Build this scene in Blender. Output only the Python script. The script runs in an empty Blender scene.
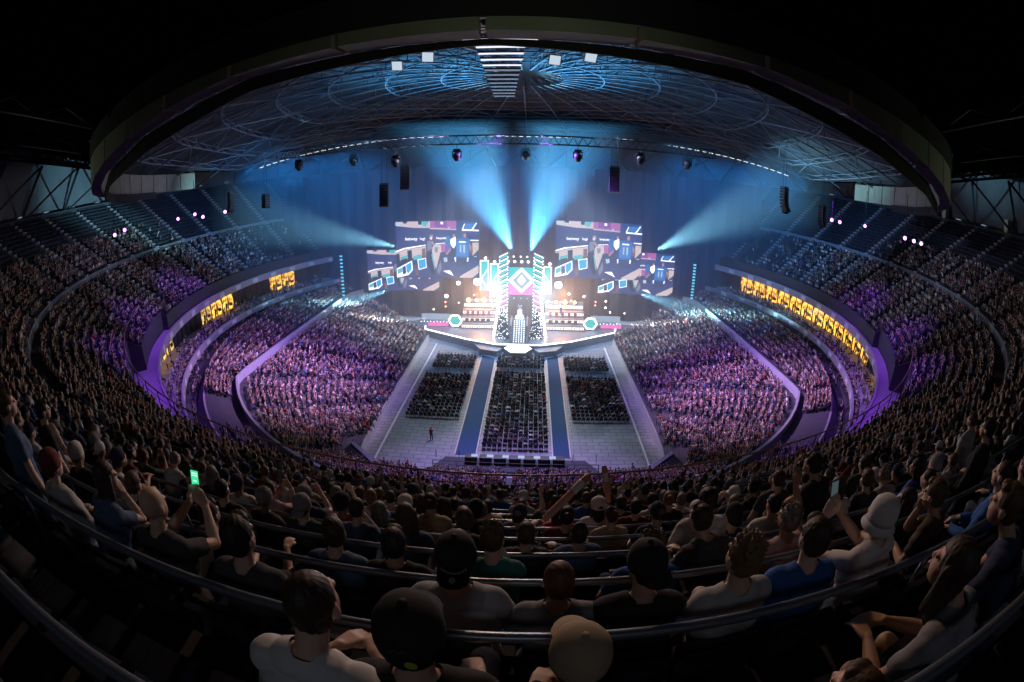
import bpy, math, random
import numpy as np
from mathutils import Vector, Matrix
random.seed(7); np.random.seed(7)
PI = math.pi
scn = bpy.context.scene
COL = scn.collection
OY = 71.0                       # arena centre lies at (0, 71)
rad = math.radians

def pol(R, ph, z=0.0):          # ph in degrees, 0 = the end of the bowl where the camera sits
    a = rad(ph); return Vector((R*math.sin(a), OY - R*math.cos(a), z))

# ------------------------------------------------------------------ materials
MATS = {}
def mat(name, col=(.5,.5,.5), rough=.6, metal=0., emit=None, es=0., vary=0., scale=4., bump=0., spec=.5):
    if name in MATS: return MATS[name]
    m = bpy.data.materials.new(name); m.use_nodes = True; nt = m.node_tree; b = nt.nodes['Principled BSDF']
    b.inputs['Base Color'].default_value = (*col, 1); b.inputs['Roughness'].default_value = rough
    b.inputs['Metallic'].default_value = metal; b.inputs['Specular IOR Level'].default_value = spec
    if emit: b.inputs['Emission Color'].default_value = (*emit, 1); b.inputs['Emission Strength'].default_value = es
    if vary or bump:
        tc = nt.nodes.new('ShaderNodeTexCoord'); n = nt.nodes.new('ShaderNodeTexNoise'); n.inputs['Scale'].default_value = scale
        n.inputs['Detail'].default_value = 4; nt.links.new(tc.outputs['Object'], n.inputs['Vector'])
        if vary:
            mx = nt.nodes.new('ShaderNodeMix'); mx.data_type = 'RGBA'
            mx.inputs[6].default_value = (*[max(0, c*(1-vary)) for c in col], 1); mx.inputs[7].default_value = (*[min(1, c*(1+vary)) for c in col], 1)
            nt.links.new(n.outputs['Fac'], mx.inputs[0]); nt.links.new(mx.outputs[2], b.inputs['Base Color'])
        if bump:
            bp = nt.nodes.new('ShaderNodeBump'); bp.inputs['Strength'].default_value = bump
            nt.links.new(n.outputs['Fac'], bp.inputs['Height']); nt.links.new(bp.outputs['Normal'], b.inputs['Normal'])
    MATS[name] = m; return m
def emis(name, col, s):
    if name in MATS: return MATS[name]
    m = bpy.data.materials.new(name); m.use_nodes = True; nt = m.node_tree; b = nt.nodes['Principled BSDF']
    b.inputs['Base Color'].default_value = (.02, .02, .02, 1)
    b.inputs['Emission Color'].default_value = (*col, 1); b.inputs['Emission Strength'].default_value = s
    m.cycles.emission_sampling = 'NONE'
    MATS[name] = m; return m

# ------------------------------------------------------------------ mesh helper
class MB:
    def __init__(s): s.v = []; s.f = []; s.m = []; s.k = []
    def add(s, vs, fs, mi=0):
        n = len(s.v); s.k.append((n, len(s.f))); s.v += [tuple(v) for v in vs]; s.f += [tuple(i+n for i in f) for f in fs]; s.m += [mi]*len(fs); return s
    def box(s, c, d, rz=0., mi=0, M=None):
        x, y, z = d[0]/2, d[1]/2, d[2]/2
        vs = [Vector(p) for p in ((-x,-y,-z),(x,-y,-z),(x,y,-z),(-x,y,-z),(-x,-y,z),(x,-y,z),(x,y,z),(-x,y,z))]
        R = M if M is not None else Matrix.Rotation(rz, 3, 'Z')
        vs = [R @ v + Vector(c) for v in vs]
        return s.add(vs, [(0,3,2,1),(4,5,6,7),(0,1,5,4),(1,2,6,5),(2,3,7,6),(3,0,4,7)], mi)
    def bar(s, a, b, w, h=None, mi=0):          # square bar between two points
        a = Vector(a); b = Vector(b); d = b-a; L = d.length; h = h or w
        q = d.to_track_quat('X', 'Z').to_matrix()
        return s.box((a+b)/2, (L, w, h), M=q, mi=mi)
    def tube(s, pts, r, n=8, mi=0, close=True, cap=True):
        pts = [Vector(p) for p in pts]; rs = r if isinstance(r, (list, tuple)) else [r]*len(pts)
        rings = []
        for i, p in enumerate(pts):
            d = (pts[min(i+1, len(pts)-1)] - pts[max(i-1, 0)]).normalized()
            q = d.to_track_quat('Z', 'Y').to_matrix()
            rings += [p + q @ Vector((rs[i]*math.cos(2*PI*k/n), rs[i]*math.sin(2*PI*k/n), 0)) for k in range(n)]
        f = [(i*n+k, i*n+(k+1) % n, (i+1)*n+(k+1) % n, (i+1)*n+k) for i in range(len(pts)-1) for k in range(n)]
        if cap: f += [tuple(reversed(range(n))), tuple((len(pts)-1)*n+k for k in range(n))]
        return s.add(rings, f, mi)
    def lathe(s, prof, n=16, c=(0,0,0), M=None, mi=0):
        M = M or Matrix.Identity(3); c = Vector(c); vs = []
        for r, z in prof: vs += [c + M @ Vector((r*math.cos(2*PI*k/n), r*math.sin(2*PI*k/n), z)) for k in range(n)]
        f = [(i*n+k, i*n+(k+1) % n, (i+1)*n+(k+1) % n, (i+1)*n+k) for i in range(len(prof)-1) for k in range(n)]
        if prof[0][0] > 1e-4: f.append(tuple(reversed(range(n))))
        if prof[-1][0] > 1e-4: f.append(tuple((len(prof)-1)*n+k for k in range(n)))
        return s.add(vs, f, mi)
    def sweep(s, fn, phs, closed=False, mi=0):   # fn(ph) -> list of (R, z)
        P = [[pol(R, ph, z) for R, z in fn(ph)] for ph in phs]; n = len(P[0])
        vs = [p for r in P for p in r]; f = []
        m = n if closed else n-1
        for i in range(len(P)-1):
            for k in range(m): f.append((i*n+k, i*n+(k+1) % n, (i+1)*n+(k+1) % n, (i+1)*n+k))
        if closed: f += [tuple(range(n)), tuple(reversed([(len(P)-1)*n+k for k in range(n)]))]
        return s.add(vs, f, mi)
    def quad(s, a, b, c, d, mi=0): return s.add([a, b, c, d], [(0,1,2,3)], mi)
    def prism(s, poly, z0, z1, mi=0):
        n = len(poly); vs = [(x, y, z0) for x, y in poly] + [(x, y, z1) for x, y in poly]
        return s.add(vs, [tuple(reversed(range(n))), tuple(range(n, 2*n))] + [(k, (k+1) % n, n+(k+1) % n, n+k) for k in range(n)], mi)
    def each(s, name, m, parent=None):                 # every added piece becomes a part of its own
        ks = s.k+[(len(s.v), len(s.f))]; out = []
        for (a, fa), (b, fb) in zip(ks[:-1], ks[1:]):
            g = MB(); g.v = s.v[a:b]; g.f = [tuple(i-a for i in f) for f in s.f[fa:fb]]; mm = m
            if isinstance(m, (list, tuple)): mm = m[s.m[fa]]
            c = Vector([sum(v[i] for v in g.v)/len(g.v) for i in range(3)]); g.v = [tuple(Vector(v)-c) for v in g.v]; g.m = []
            out.append(g.build(name, mm, parent, loc=c))
        return out
    def build(s, name, m, parent=None, smooth=False, loc=None):
        me = bpy.data.meshes.new(name); me.from_pydata(s.v, [], s.f)
        for x in (m if isinstance(m, (list, tuple)) else [m]): me.materials.append(x)
        if any(s.m): me.polygons.foreach_set('material_index', s.m)
        if smooth: me.polygons.foreach_set('use_smooth', [True]*len(me.polygons))
        me.update(); o = bpy.data.objects.new(name, me); COL.objects.link(o)
        if parent: o.parent = parent
        if loc is not None: o.location = loc
        return o
def tag(o, label=None, cat=None, group=None, kind=None):
    if label: o['label'] = label
    if cat: o['category'] = cat
    if group: o['group'] = group
    if kind: o['kind'] = kind
    return o
def empty(name, loc=(0,0,0), rz=0.):
    o = bpy.data.objects.new(name, None); COL.objects.link(o); o.location = loc; o.rotation_euler = (0, 0, rz); o.empty_display_size = .2
    return o
def struct(o): o['kind'] = 'structure'; return o
def frange(a, b, n): return [a+(b-a)*i/(n-1) for i in range(n)]
def copy_tree(o, parent=None):
    c = o.copy(); COL.objects.link(c); c.parent = parent
    for ch in list(o.children): copy_tree(ch, c)
    return c

ORD = ['first','second','third','fourth','fifth','sixth','seventh','eighth','ninth','tenth','eleventh','twelfth','thirteenth','fourteenth','fifteenth','sixteenth','seventeenth','eighteenth']
def ordn(n):
    if n <= 18: return ORD[n-1]
    u = n % 10; return '%d%s' % (n, {1:'st',2:'nd',3:'rd'}.get(u, 'th') if n % 100 not in (11,12,13) else 'th')

# ------------------------------------------------------------------ camera
cd = bpy.data.cameras.new('camera'); cam = bpy.data.objects.new('camera', cd); COL.objects.link(cam); scn.camera = cam
cd.type = 'PANO'; cd.sensor_width = 36.; cd.sensor_fit = 'HORIZONTAL'
for tgt in (cd, getattr(cd, 'cycles', None)):
    try:
        tgt.panorama_type = 'FISHEYE_EQUISOLID'; tgt.fisheye_lens = 475*36/1024; tgt.fisheye_fov = rad(180)
    except Exception: pass
cam.location = (1.6, 0, 30)
cam.rotation_euler = (Matrix.Rotation(rad(2.2), 3, 'Z') @ Matrix.Rotation(rad(90-19.5), 3, 'X') @ Matrix.Rotation(rad(.7), 3, 'Z')).to_euler()
cd.clip_start = .05; cd.clip_end = 500

# ------------------------------------------------------------------ render look
vs_ = scn.view_settings; vs_.view_transform = 'Standard'; vs_.look = 'None'; vs_.gamma = 1.; vs_.exposure = 0.; vs_.use_curve_mapping = False
cy = scn.cycles
cy.use_denoising = True
try: cy.denoiser = 'OPENIMAGEDENOISE'; cy.denoising_input_passes = 'RGB_ALBEDO_NORMAL'
except Exception: pass
cy.max_bounces = 4; cy.diffuse_bounces = 2; cy.glossy_bounces = 2; cy.transmission_bounces = 2; cy.volume_bounces = 0; cy.transparent_max_bounces = 12
cy.use_light_tree = True; cy.sample_clamp_indirect = 3.; cy.caustics_reflective = False; cy.caustics_refractive = False
w = bpy.data.worlds.new('night'); scn.world = w; w.use_nodes = True
w.node_tree.nodes['Background'].inputs[0].default_value = (.010, .018, .035, 1); w.node_tree.nodes['Background'].inputs[1].default_value = 1.

# ------------------------------------------------------------------ setting: the bowl
M_conc = mat('concrete_dark', (.10,.105,.115), .85, vary=.25, scale=.8, bump=.1)
M_step = mat('terrace_step', (.055,.06,.075), .8, vary=.3, scale=1.5)
M_fascia = mat('balcony_concrete', (.30,.31,.33), .7, vary=.15, scale=.6)
M_panel = mat('white_panel', (.62,.64,.66), .5)
M_walk = mat('walkway_floor', (.33,.30,.36), .55, vary=.15, scale=2.)
M_blackc = mat('black_cloth', (.012,.013,.017), .95)
M_dark = mat('dark_wall', (.05,.055,.065), .9, vary=.2, scale=.5)
M_metal = mat('dark_steel', (.035,.04,.05), .45, .6)
M_rail = mat('painted_steel_rail', (.16,.19,.23), .35, .5)
M_light_rail = mat('pale_rail', (.45,.48,.52), .5)
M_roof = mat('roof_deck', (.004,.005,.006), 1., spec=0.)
M_lat = mat('roof_lattice', (.16,.19,.23), .6, .3)

K0, ZK0, DR, DZ = 55.45, 17.3, .85, .615
def rowR(k): return K0 + DR*k
def rowZ(k): return ZK0 + DZ*k
def Ri(ph):
    s, c = abs(math.sin(rad(ph))), abs(math.cos(rad(ph)))
    if abs(ph) > 90: return 17.6/max(s, .2)
    return ((s/17.6)**12 + (c/31.6)**12)**(-1/12)
def Ro(ph): return min(36.8/max(abs(math.sin(rad(ph))), .3), 43.)
NS1 = 24
def s1R(ph, t): return Ri(ph) + (Ro(ph)-Ri(ph))*t
def s1Z(t): return 1.3 + 4.7*t
PH = frange(-126, 126, 127)
PHU = frange(-124, 124, 249)

# floor with square protection tiles
mf = bpy.data.materials.new('arena_floor'); mf.use_nodes = True; nt = mf.node_tree; b = nt.nodes['Principled BSDF']
tc = nt.nodes.new('ShaderNodeTexCoord'); br = nt.nodes.new('ShaderNodeTexBrick'); br.inputs['Scale'].default_value = 1.
br.offset = .5; br.inputs['Brick Width'].default_value = 1.6; br.inputs['Row Height'].default_value = .8; br.inputs['Mortar Size'].default_value = .035
br.inputs['Color1'].default_value = (.34,.37,.41,1); br.inputs['Color2'].default_value = (.43,.45,.48,1); br.inputs['Mortar'].default_value = (.10,.12,.16,1)
no = nt.nodes.new('ShaderNodeTexNoise'); no.inputs['Scale'].default_value = .25; no.inputs['Detail'].default_value = 6
mx = nt.nodes.new('ShaderNodeMix'); mx.data_type = 'RGBA'; mx.blend_type = 'MULTIPLY'; mx.inputs[0].default_value = .6
nt.links.new(tc.outputs['Object'], br.inputs['Vector']); nt.links.new(tc.outputs['Object'], no.inputs['Vector'])
nt.links.new(br.outputs['Color'], mx.inputs[6]); nt.links.new(no.outputs['Fac'], mx.inputs[7]); nt.links.new(mx.outputs[2], b.inputs['Base Color'])
b.inputs['Roughness'].default_value = .5
g = MB(); g.prism([(60*math.cos(2*PI*k/64), OY+60*math.sin(2*PI*k/64)) for k in range(64)], -.4, 0.)
struct(g.build('floor', mf))

# lower stand: stepped terraces
def s1prof(ph):
    p = [(Ri(ph), 0.), (Ri(ph), s1Z(0))]
    for k in range(NS1):
        p += [(s1R(ph, k/NS1), s1Z(k/NS1)), (s1R(ph, (k+1)/NS1), s1Z(k/NS1))]
    p += [(Ro(ph), s1Z(1)), (Ro(ph)+.01, 0.)]
    return p
struct(MB().sweep(s1prof, PH).build('floor_lower_terrace', M_step))
# dasher boards between floor and stand
struct(MB().sweep(lambda ph: [(Ri(ph)-.25, 0), (Ri(ph)-.25, 1.25), (Ri(ph)-.05, 1.25), (Ri(ph)-.05, 0)], PH, True).build('wall_rink_boards', mat('rink_boards', (.35,.38,.42), .4)))
# boundary wall D, second terrace, parapet C
def s2prof(ph):
    r0 = Ro(ph); n = 7; p = [(r0+.02, 0), (r0+.02, 6.9), (r0+.2, 6.9), (r0+.2, 6.1)]; r1 = r0+1.2
    p += [(r1, 6.1)]
    for k in range(n): p += [(r1+(47.6-r1)*k/n, 6.1+.22*k), (r1+(47.6-r1)*(k+1)/n, 6.1+.22*k)]
    return p + [(47.6, 5.0)]
struct(MB().sweep(s2prof, PH).build('floor_middle_terrace', M_step))
struct(MB().sweep(lambda ph: [(Ro(ph)-.05, 5.9), (Ro(ph)-.05, 7.05), (Ro(ph)+.25, 7.05), (Ro(ph)+.25, 5.9)], PH, True).build('wall_lower_parapet', mat('lower_parapet', (.28,.31,.36), .6)))
struct(MB().sweep(lambda ph: [(47.6, 4.), (47.6, 7.4), (47.85, 7.4), (47.85, 4.)], PH, True).build('wall_club_parapet', M_fascia))
# club level: three dark rows then windows, under balcony B
def clubprof(ph):
    return [(47.85, 6.), (49., 6.), (49., 6.35), (50.2, 6.35), (50.2, 6.7), (51.4, 6.7), (51.4, 7.05), (53.5, 7.05), (53.5, 8.6)]
struct(MB().sweep(clubprof, PH).build('floor_club_level', M_dark))
def Bprof(ph): return [(50.2, 7.9), (50.2, 9.), (50.45, 9.), (50.45, 8.25), (51.6, 8.25), (51.6, 8.6), (52.8, 8.6), (52.8, 8.95), (55.3, 8.95), (55.3, 8.2), (51., 7.9)]
struct(MB().sweep(Bprof, PH, True).build('floor_suite_balcony', M_fascia))
# white panels set in both fascias
for nm, R, z0, z1, st in (('trim_balcony_panels', 50.17, 8.15, 8.8, 3.1), ('trim_walkway_panels', 52.12, 12.95, 13.75, 3.1)):
    g = MB()
    for i, ph in enumerate(np.arange(-124, 122, st)):
        if i % 2 == 0: g.sweep(lambda p: [(R, z0), (R, z1), (R-.03, z1), (R-.03, z0)], frange(ph, ph+st*.55, 3), True)
    struct(g.build(nm, M_panel))
def Aprof(ph): return [(52.15, 12.8), (52.15, 14.), (52.4, 14.), (52.4, 13.8), (55.35, 13.8), (55.35, 12.8)]
struct(MB().sweep(Aprof, PH, True).build('floor_walkway', M_walk))
struct(MB().sweep(lambda ph: [(55.38, 8.2), (55.38, 13.)], PH).build('wall_suite_back', M_dark))
g = MB(); PW = [p for p in PHU if abs(p) <= 46]
g.sweep(lambda ph: [(55.36, 13.8), (55.36, 17.5), (55.45, 17.5), (55.45, 17.)], PW)
for a, b_ in ((-63, -46), (46, 63)): g.sweep(lambda ph: [(53.68, 13.8), (53.68, 16.45), (53.78, 16.45), (53.78, 16.)], frange(a, b_, 20), True)
for a, b_ in ((-124, -63), (63, 124)): g.sweep(lambda ph: [(52.83, 13.8), (52.83, 15.85), (52.93, 15.85), (52.93, 15.4)], frange(a, b_, 60), True)
for a in (-63, 63): g.sweep(lambda ph: [(52.85, 13.8), (52.85, 15.85), (53.75, 16.4), (53.75, 13.8)], frange(a-.1, a+.1, 2), True)
for a in (-46, 46): g.sweep(lambda ph: [(53.7, 13.8), (53.7, 16.45), (55.45, 17.4), (55.45, 13.8)], frange(a-.1, a+.1, 2), True)
struct(g.build('wall_walkway', mat('walkway_wall', (.04,.04,.055), .7, vary=.2, scale=1.)))

# upper tier
KA = 9                                     # cross aisle takes the place of row 9
NK = 26
def upprof(ph):
    p = [(55.4, 14.), (55.4, ZK0)]
    for k in range(0, NK):
        p += [(rowR(k), rowZ(k)), (rowR(k+1), rowZ(k))]
    return p + [(rowR(NK), rowZ(NK)+.6), (79.4, rowZ(NK)+.6)]
struct(MB().sweep(upprof, PHU).build('floor_upper_terrace', M_step))
# two extra front rows on the long sides
g = MB()
for a, b_ in ((-124, -46), (46, 124)): g.sweep(lambda ph: [(53.75, 13.85), (53.75, rowZ(-2)), (54.6, rowZ(-2)), (54.6, rowZ(-1)), (55.42, rowZ(-1)), (55.42, ZK0)], frange(a, b_, 80))
for a, b_ in ((-124, -63), (63, 124)): g.sweep(lambda ph: [(52.9, 13.85), (52.9, rowZ(-3)), (53.76, rowZ(-3)), (53.76, rowZ(-2))], frange(a, b_, 60))
struct(g.build('floor_front_rows', M_step))
# parapet above the cross aisle (open in front of the camera's own block)
g = MB()
for a, b_ in ((-124, -24), (24, 124)):
    g.sweep(lambda ph: [(rowR(10)-.06, rowZ(9)), (rowR(10)-.06, rowZ(10)+.15), (rowR(10)+.06, rowZ(10)+.15), (rowR(10)+.06, rowZ(9))], frange(a, b_, 60), True)
struct(g.build('wall_upper_parapet', mat('upper_parapet', (.22,.25,.28), .6)))
# back wall and outer roof
struct(MB().sweep(lambda ph: [(79.4, 30), (79.4, 46.), (79.6, 46.), (79.6, 30.)], frange(-180, 180, 121), True).build('wall_outer', mat('outer_wall', (.13,.15,.18), .8, vary=.4, scale=.3)))
# radial stairs
g = MB()
STAIRS = [s for s in np.arange(-120, 121, 7.5) if abs(s) > 5]
for s in STAIRS:
    for k in range(-3 if abs(s) > 64 else -2 if abs(s) > 47 else 0, NK):
        if k == KA: continue
        R, z = rowR(k), rowZ(k)
        wd = 1.1/R*57.3/2
        g.sweep(lambda p: [(R, z), (R, z+.3), (R+.42, z+.3), (R+.42, z)], [s-wd, s+wd], True)
        g.sweep(lambda p: [(R-.02, z+.27), (R-.02, z+.32), (R+.06, z+.32)], [s-wd, s+wd], False, 1)
struct(g.build('floor_stairs', [mat('stair_concrete', (.16,.17,.19), .7), mat('stair_nosing', (.55,.58,.62), .5)]))
# roof
ZC = 46.
def roofz(x, y):
    dx, dy = x, y-OY; r = min(math.hypot(dx, dy)/56., 1.35); ph = math.degrees(math.atan2(dx, -dy))
    c = math.cos(rad(ph))
    edge = 35.2 if c > .3 else (33.6 if c > -.2 else 0)
    if c > .3: e = 35.4
    elif c > -.15: e = 33.9 + (c+.15)/.45*1.5
    else: e = 33.9 + (min(1, (-.15-c)/.75))**.8*8.3
    return ZC*(1-r*r) + e*r*r
g = MB(); NR, NA = 14, 96
vs = []; fs = []
for i in range(NR+1):
    for j in range(NA):
        ph = 360*j/NA; R = 56.4*i/NR; p = pol(R, ph); vs.append((p.x, p.y, roofz(p.x, p.y)+1.6))
for i in range(NR):
    for j in range(NA): fs.append((i*NA+j, i*NA+(j+1) % NA, (i+1)*NA+(j+1) % NA, (i+1)*NA+j))
g.add(vs, fs)
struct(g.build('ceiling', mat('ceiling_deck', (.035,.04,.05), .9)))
def eavez(ph):
    c = math.cos(rad(ph)); p = pol(57, ph); return roofz(p.x, p.y)+1.7
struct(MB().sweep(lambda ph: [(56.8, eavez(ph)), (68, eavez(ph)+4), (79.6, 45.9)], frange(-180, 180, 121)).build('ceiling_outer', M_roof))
def spot(loc, tgt, power, col, ang, blend=.4, size=.3, name='spot'):
    l = bpy.data.lights.new(name, 'SPOT'); l.energy = power; l.color = col; l.spot_size = rad(ang); l.spot_blend = blend; l.shadow_soft_size = size
    o = bpy.data.objects.new(name, l); COL.objects.link(o); o.location = loc; o.rotation_euler = (Vector(tgt)-Vector(loc)).to_track_quat('-Z', 'Y').to_euler(); return o
def area(loc, tgt, power, col, sx, sy, name='area'):
    l = bpy.data.lights.new(name, 'AREA'); l.shape = 'RECTANGLE'; l.size = sx; l.size_y = sy; l.energy = power; l.color = col
    o = bpy.data.objects.new(name, l); COL.objects.link(o); o.location = loc; o.rotation_euler = (Vector(tgt)-Vector(loc)).to_track_quat('-Z', 'Y').to_euler(); return o
# ------------------------------------------------------------------ roof: ring beam, lattice, rim lamps
M_ring = mat('ring_concrete', (.19,.195,.16), .8, vary=.3, scale=.5)
g = MB(); g2 = MB()
def ringz(ph):
    a = abs(ph)
    zb = 34.9 - min(1, max(0, (a-12)/26.))*2.1
    return zb, 35.5
for i in range(72):
    a, b_ = -180+5*i, -180+5*(i+1)
    if a < -86 or b_ > 86: continue
    g.sweep(lambda p: [(55.6, ringz(p)[0]), (55.6, ringz(p)[1]), (56.6, ringz(p)[1]), (56.6, ringz(p)[0])], [a+.12, b_-.12], True)
ring = g.build('ring_beam', M_ring); tag(ring, 'huge pale concrete ring beam hanging under the roof in thick segments', 'beam')
for i in range(36):
    p = pol(55.3, -180+10*i)
    a0, a1 = -180+10*i, -170+10*i
    if a0 < -70 or a1 > 70: continue
    h0, h1 = .12+.75*min(1, abs(a0)/20), .12+.75*min(1, abs(a1)/20); q = pol(55.3, a1); z0, z1 = ringz(a0)[0], ringz(a1)[0]
    g2.add([(p.x,p.y,z0-h0),(q.x,q.y,z1-h1),(q.x,q.y,z1+.1),(p.x,p.y,z0+.1),(p.x,p.y+.1,z0-h0),(q.x,q.y+.1,z1-h1),(q.x,q.y+.1,z1+.1),(p.x,p.y+.1,z0+.1)], [(0,1,2,3),(7,6,5,4),(0,4,5,1),(3,2,6,7)])
o = g2.build('ring_curtain', M_blackc); tag(o, 'black cloth valance hanging along the lower edge of the concrete ring', 'curtain')

struct(MB().sweep(lambda ph: [(56.62, 35.4), (56.62, 38.2), (56.7, 38.2), (56.7, 35.4)], frange(-86, 86, 89), True).build('wall_dark_filler', M_blackc))  # black sheet added to keep the gap above the ring dark
def truss_between(g, pts, h, w, r=.05, step=2.):
    """lattice girder along pts: two upper and two lower chords with diagonals"""
    n = len(pts)
    for i in range(n-1):
        a, b_ = Vector(pts[i]), Vector(pts[i+1]); side = (b_-a).cross(Vector((0,0,1))).normalized()*w/2; up = Vector((0,0,h))
        for s in (side, -side):
            g.bar(a+s, b_+s, r*1.5); g.bar(a+s+up, b_+s+up, r*1.5)
            g.bar(a+s, b_+s+up, r); g.bar(a+s, a+s+up, r)
        g.bar(a+side, b_-side, r); g.bar(a+side+up, a-side+up, r)
def lat(p): return Vector((p.x, p.y, roofz(p.x, p.y)))
first = None
for j in range(32):
    ph = -180+11.25*j
    g = MB(); pts = [lat(pol(R, ph)) for R in frange(6., 55.6, 13)]
    for i in range(12):
        a, b_ = pts[i], pts[i+1]; up = Vector((0,0,1.15))
        g.bar(a, b_, .22, .22); g.bar(a+up, b_+up, .16); g.bar(a, b_+up, .10); g.bar(a, a+up, .10)
    o = g.build('roof_truss', M_lat); tag(o, 'pale steel girder from ring to roof centre, %s clockwise from the one over the camera' % ordn((j+16) % 32+1), 'truss', 'radial roof girders')
for R in (12, 20, 28, 35, 42, 48, 53):
    g = MB(); n = 64
    for i in range(n):
        a, b_ = lat(pol(R, 360*i/n)), lat(pol(R, 360*(i+1)/n)); up = Vector((0,0,.8))
        g.bar(a, b_, .15, .15); g.bar(a+up, b_+up, .10)
        g.bar(a, b_+up, .07)
    o = g.build('roof_hoop', M_lat); tag(o, 'round steel hoop tying the roof girders together, %s' % {12:'smallest of the hoops',20:'second smallest hoop',28:'third from the roof centre',35:'middle one of the seven hoops',42:'third from the ring beam',48:'second from the ring beam',53:'largest hoop, next to the ring beam'}[R], 'hoop')
# cross bracing between girders
g = MB()
for R0, R1 in ((28, 35), (35, 42), (42, 48), (48, 53)):
    for j in range(32):
        if (j+int(R0)) % 2 == 0: g.bar(lat(pol(R0, -180+11.25*j)), lat(pol(R1, -180+11.25*(j+1))), .12)
        else: g.bar(lat(pol(R1, -180+11.25*j)), lat(pol(R0, -180+11.25*(j+1))), .12)
tag(g.build('roof_bracing', M_lat), 'thin diagonal steel bracing net between the roof girders', 'bracing')
# outer roof girders over the seats
for j in range(36):
    ph = -175+10*j
    if abs(ph) < 20: continue
    g = MB(); pts = [pol(R, ph) for R in frange(57.5, 79, 6)]
    z0, z1 = 36.2, 43.
    q = [Vector((p.x, p.y, z0+(z1-z0)*i/5)) for i, p in enumerate(pts)]
    for i in range(5):
        up = Vector((0,0,1.8))
        g.bar(q[i], q[i+1], .3); g.bar(q[i]+up, q[i+1]+up, .3); g.bar(q[i], q[i+1]+up, .15); g.bar(q[i+1], q[i]+up, .15)
    g.bar((*pol(79.1, ph+1.5).xy, 33.2), (*pol(71, ph-5).xy, 40), .35)
    g.bar((*pol(79.1, ph+1.5).xy, 33.2), (*pol(71, ph+5).xy, 40), .35)
    tag(g.build('eave_girder', mat('eave_steel', (.05,.06,.07), .7)), 'dark slanted girder over the outer seats, %s clockwise from the far end' % ordn(j+1), 'girder', 'outer roof girders')

# row of small work lamps along the far roof edge and along the outer wall
EM_soft = emis('soft_white', (.75,.88,1.), 1.6); EM_dim = emis('dim_white', (.6,.8,.9), .35)
def lamp_bar(name, a, b_, em, group, label, r=.12):
    root = empty(name, a); a = Vector(a); d = Vector(b_)-a
    MB().bar((0,0,r*1.1), d+Vector((0,0,r*1.1)), r*2.4, r*.8).build('housing', M_metal, root)
    MB().bar((0,0,0), d, r*2, r*1.2).build('diffuser', em, root)
    return tag(root, label, 'lamp', group)
def rimz(ph):
    p = pol(56, ph); return roofz(p.x, p.y)-.25
for i in range(74):
    ph = 107+2.*i
    a, b_ = pol(55.9, ph, rimz(ph)), pol(55.9, ph+1.15, rimz(ph+1.15))
    d = abs(180-ph); 
    lamp_bar('rim_lamp', a, b_, EM_soft, 'lamps along the far roof edge', 'short white lamp, %s from the left in the dotted line along the far roof edge' % ordn(74-i))
for i in range(40):
    ph = -118+6*i
    if abs(ph) < 36: continue
    lamp_bar('wall_lamp', pol(79.0, ph, 34.3), pol(79.0, ph+1., 34.3), EM_dim, 'wall lamps above the top rows', 'faint lamp on the outer wall above the top rows, %s from the left end' % ordn(i+1), .1)

# ------------------------------------------------------------------ rigging
M_case = mat('black_casing', (.018,.018,.02), .5)
def box_truss(name, a, b_, w, label, n=None):
    root = empty(name, a); a = Vector(a); d = Vector(b_)-a; L = d.length; n = n or int(L/1.2); u = d.normalized()
    s = u.cross(Vector((0,0,1))).normalized()*w/2; t = Vector((0,0,w/2)); g = MB(); h = MB()
    for sx in (s, -s):
        for tz in (t, -t): g.tube([sx+tz, d+sx+tz], .06, 6)
    g.build('chord', M_metal, root)
    for i in range(n):
        p, q = d*(i/n), d*((i+1)/n)
        for sx in (s, -s): h.bar(p+sx-t, p+(q-p)/2+sx+t, .05); h.bar(p+(q-p)/2+sx+t, q+sx-t, .05)
        h.bar(p+s-t, q-s-t, .05); h.bar(p+s+t, q-s+t, .05)
    h.build('lacing', M_metal, root)
    return tag(root, label, 'truss')
box_truss('lighting_truss', (-33,60,35.25), (25.5,60,35.25), 1.1, 'long straight black box truss spanning the hall under the roof')
# moving heads hanging from the truss
def moving_head(x, y, z, tilt, label, group=None, ztop=34.7):
    root = empty('moving_head_light', (x, y, z)); g = MB()
    g.tube([(0,0,.95),(0,0,ztop-z)], .04, 6).build('cable', M_metal, root)
    MB().box((0,0,.8), (.9,.45,.35)).build('base', M_case, root)
    g = MB(); g.box((-.55,0,.25), (.1,.25,.9)); g.box((.55,0,.25), (.1,.25,.9)); g.box((0,0,.62), (1.2,.3,.12)); g.build('yoke', M_case, root)
    R = Matrix.Rotation(tilt, 3, 'X')
    hd = MB().lathe([(.0,.55),(.3,.5),(.46,.3),(.5,0),(.46,-.25),(.4,-.42),(.4,-.5)], 16, (0,0,0), R).build('head', M_case, root, True)
    MB().lathe([(.0,-.48),(.36,-.5),(.38,-.46)], 16, (0,0,0), R).build('lens', mat('lens_glass', (.15,.17,.2), .08, .2), hd, True)
    return tag(root, label, 'spotlight', group)
for (x, z), l in zip([(-30.2,33.3), (-21.8,33.2), (-15.9,32.6), (-7.9,33.1), (.7,33.2), (7.2,33.2), (15.2,33.4), (21.6,33.4)],
     ['left end', 'second from the left end', 'third from the left end', 'fourth from the left end', 'just right of the middle', 'third from the right end', 'second from the right end', 'right end']):
    moving_head(x, 60, z, .5, 'round black moving light under the long truss, %s' % l)
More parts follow.
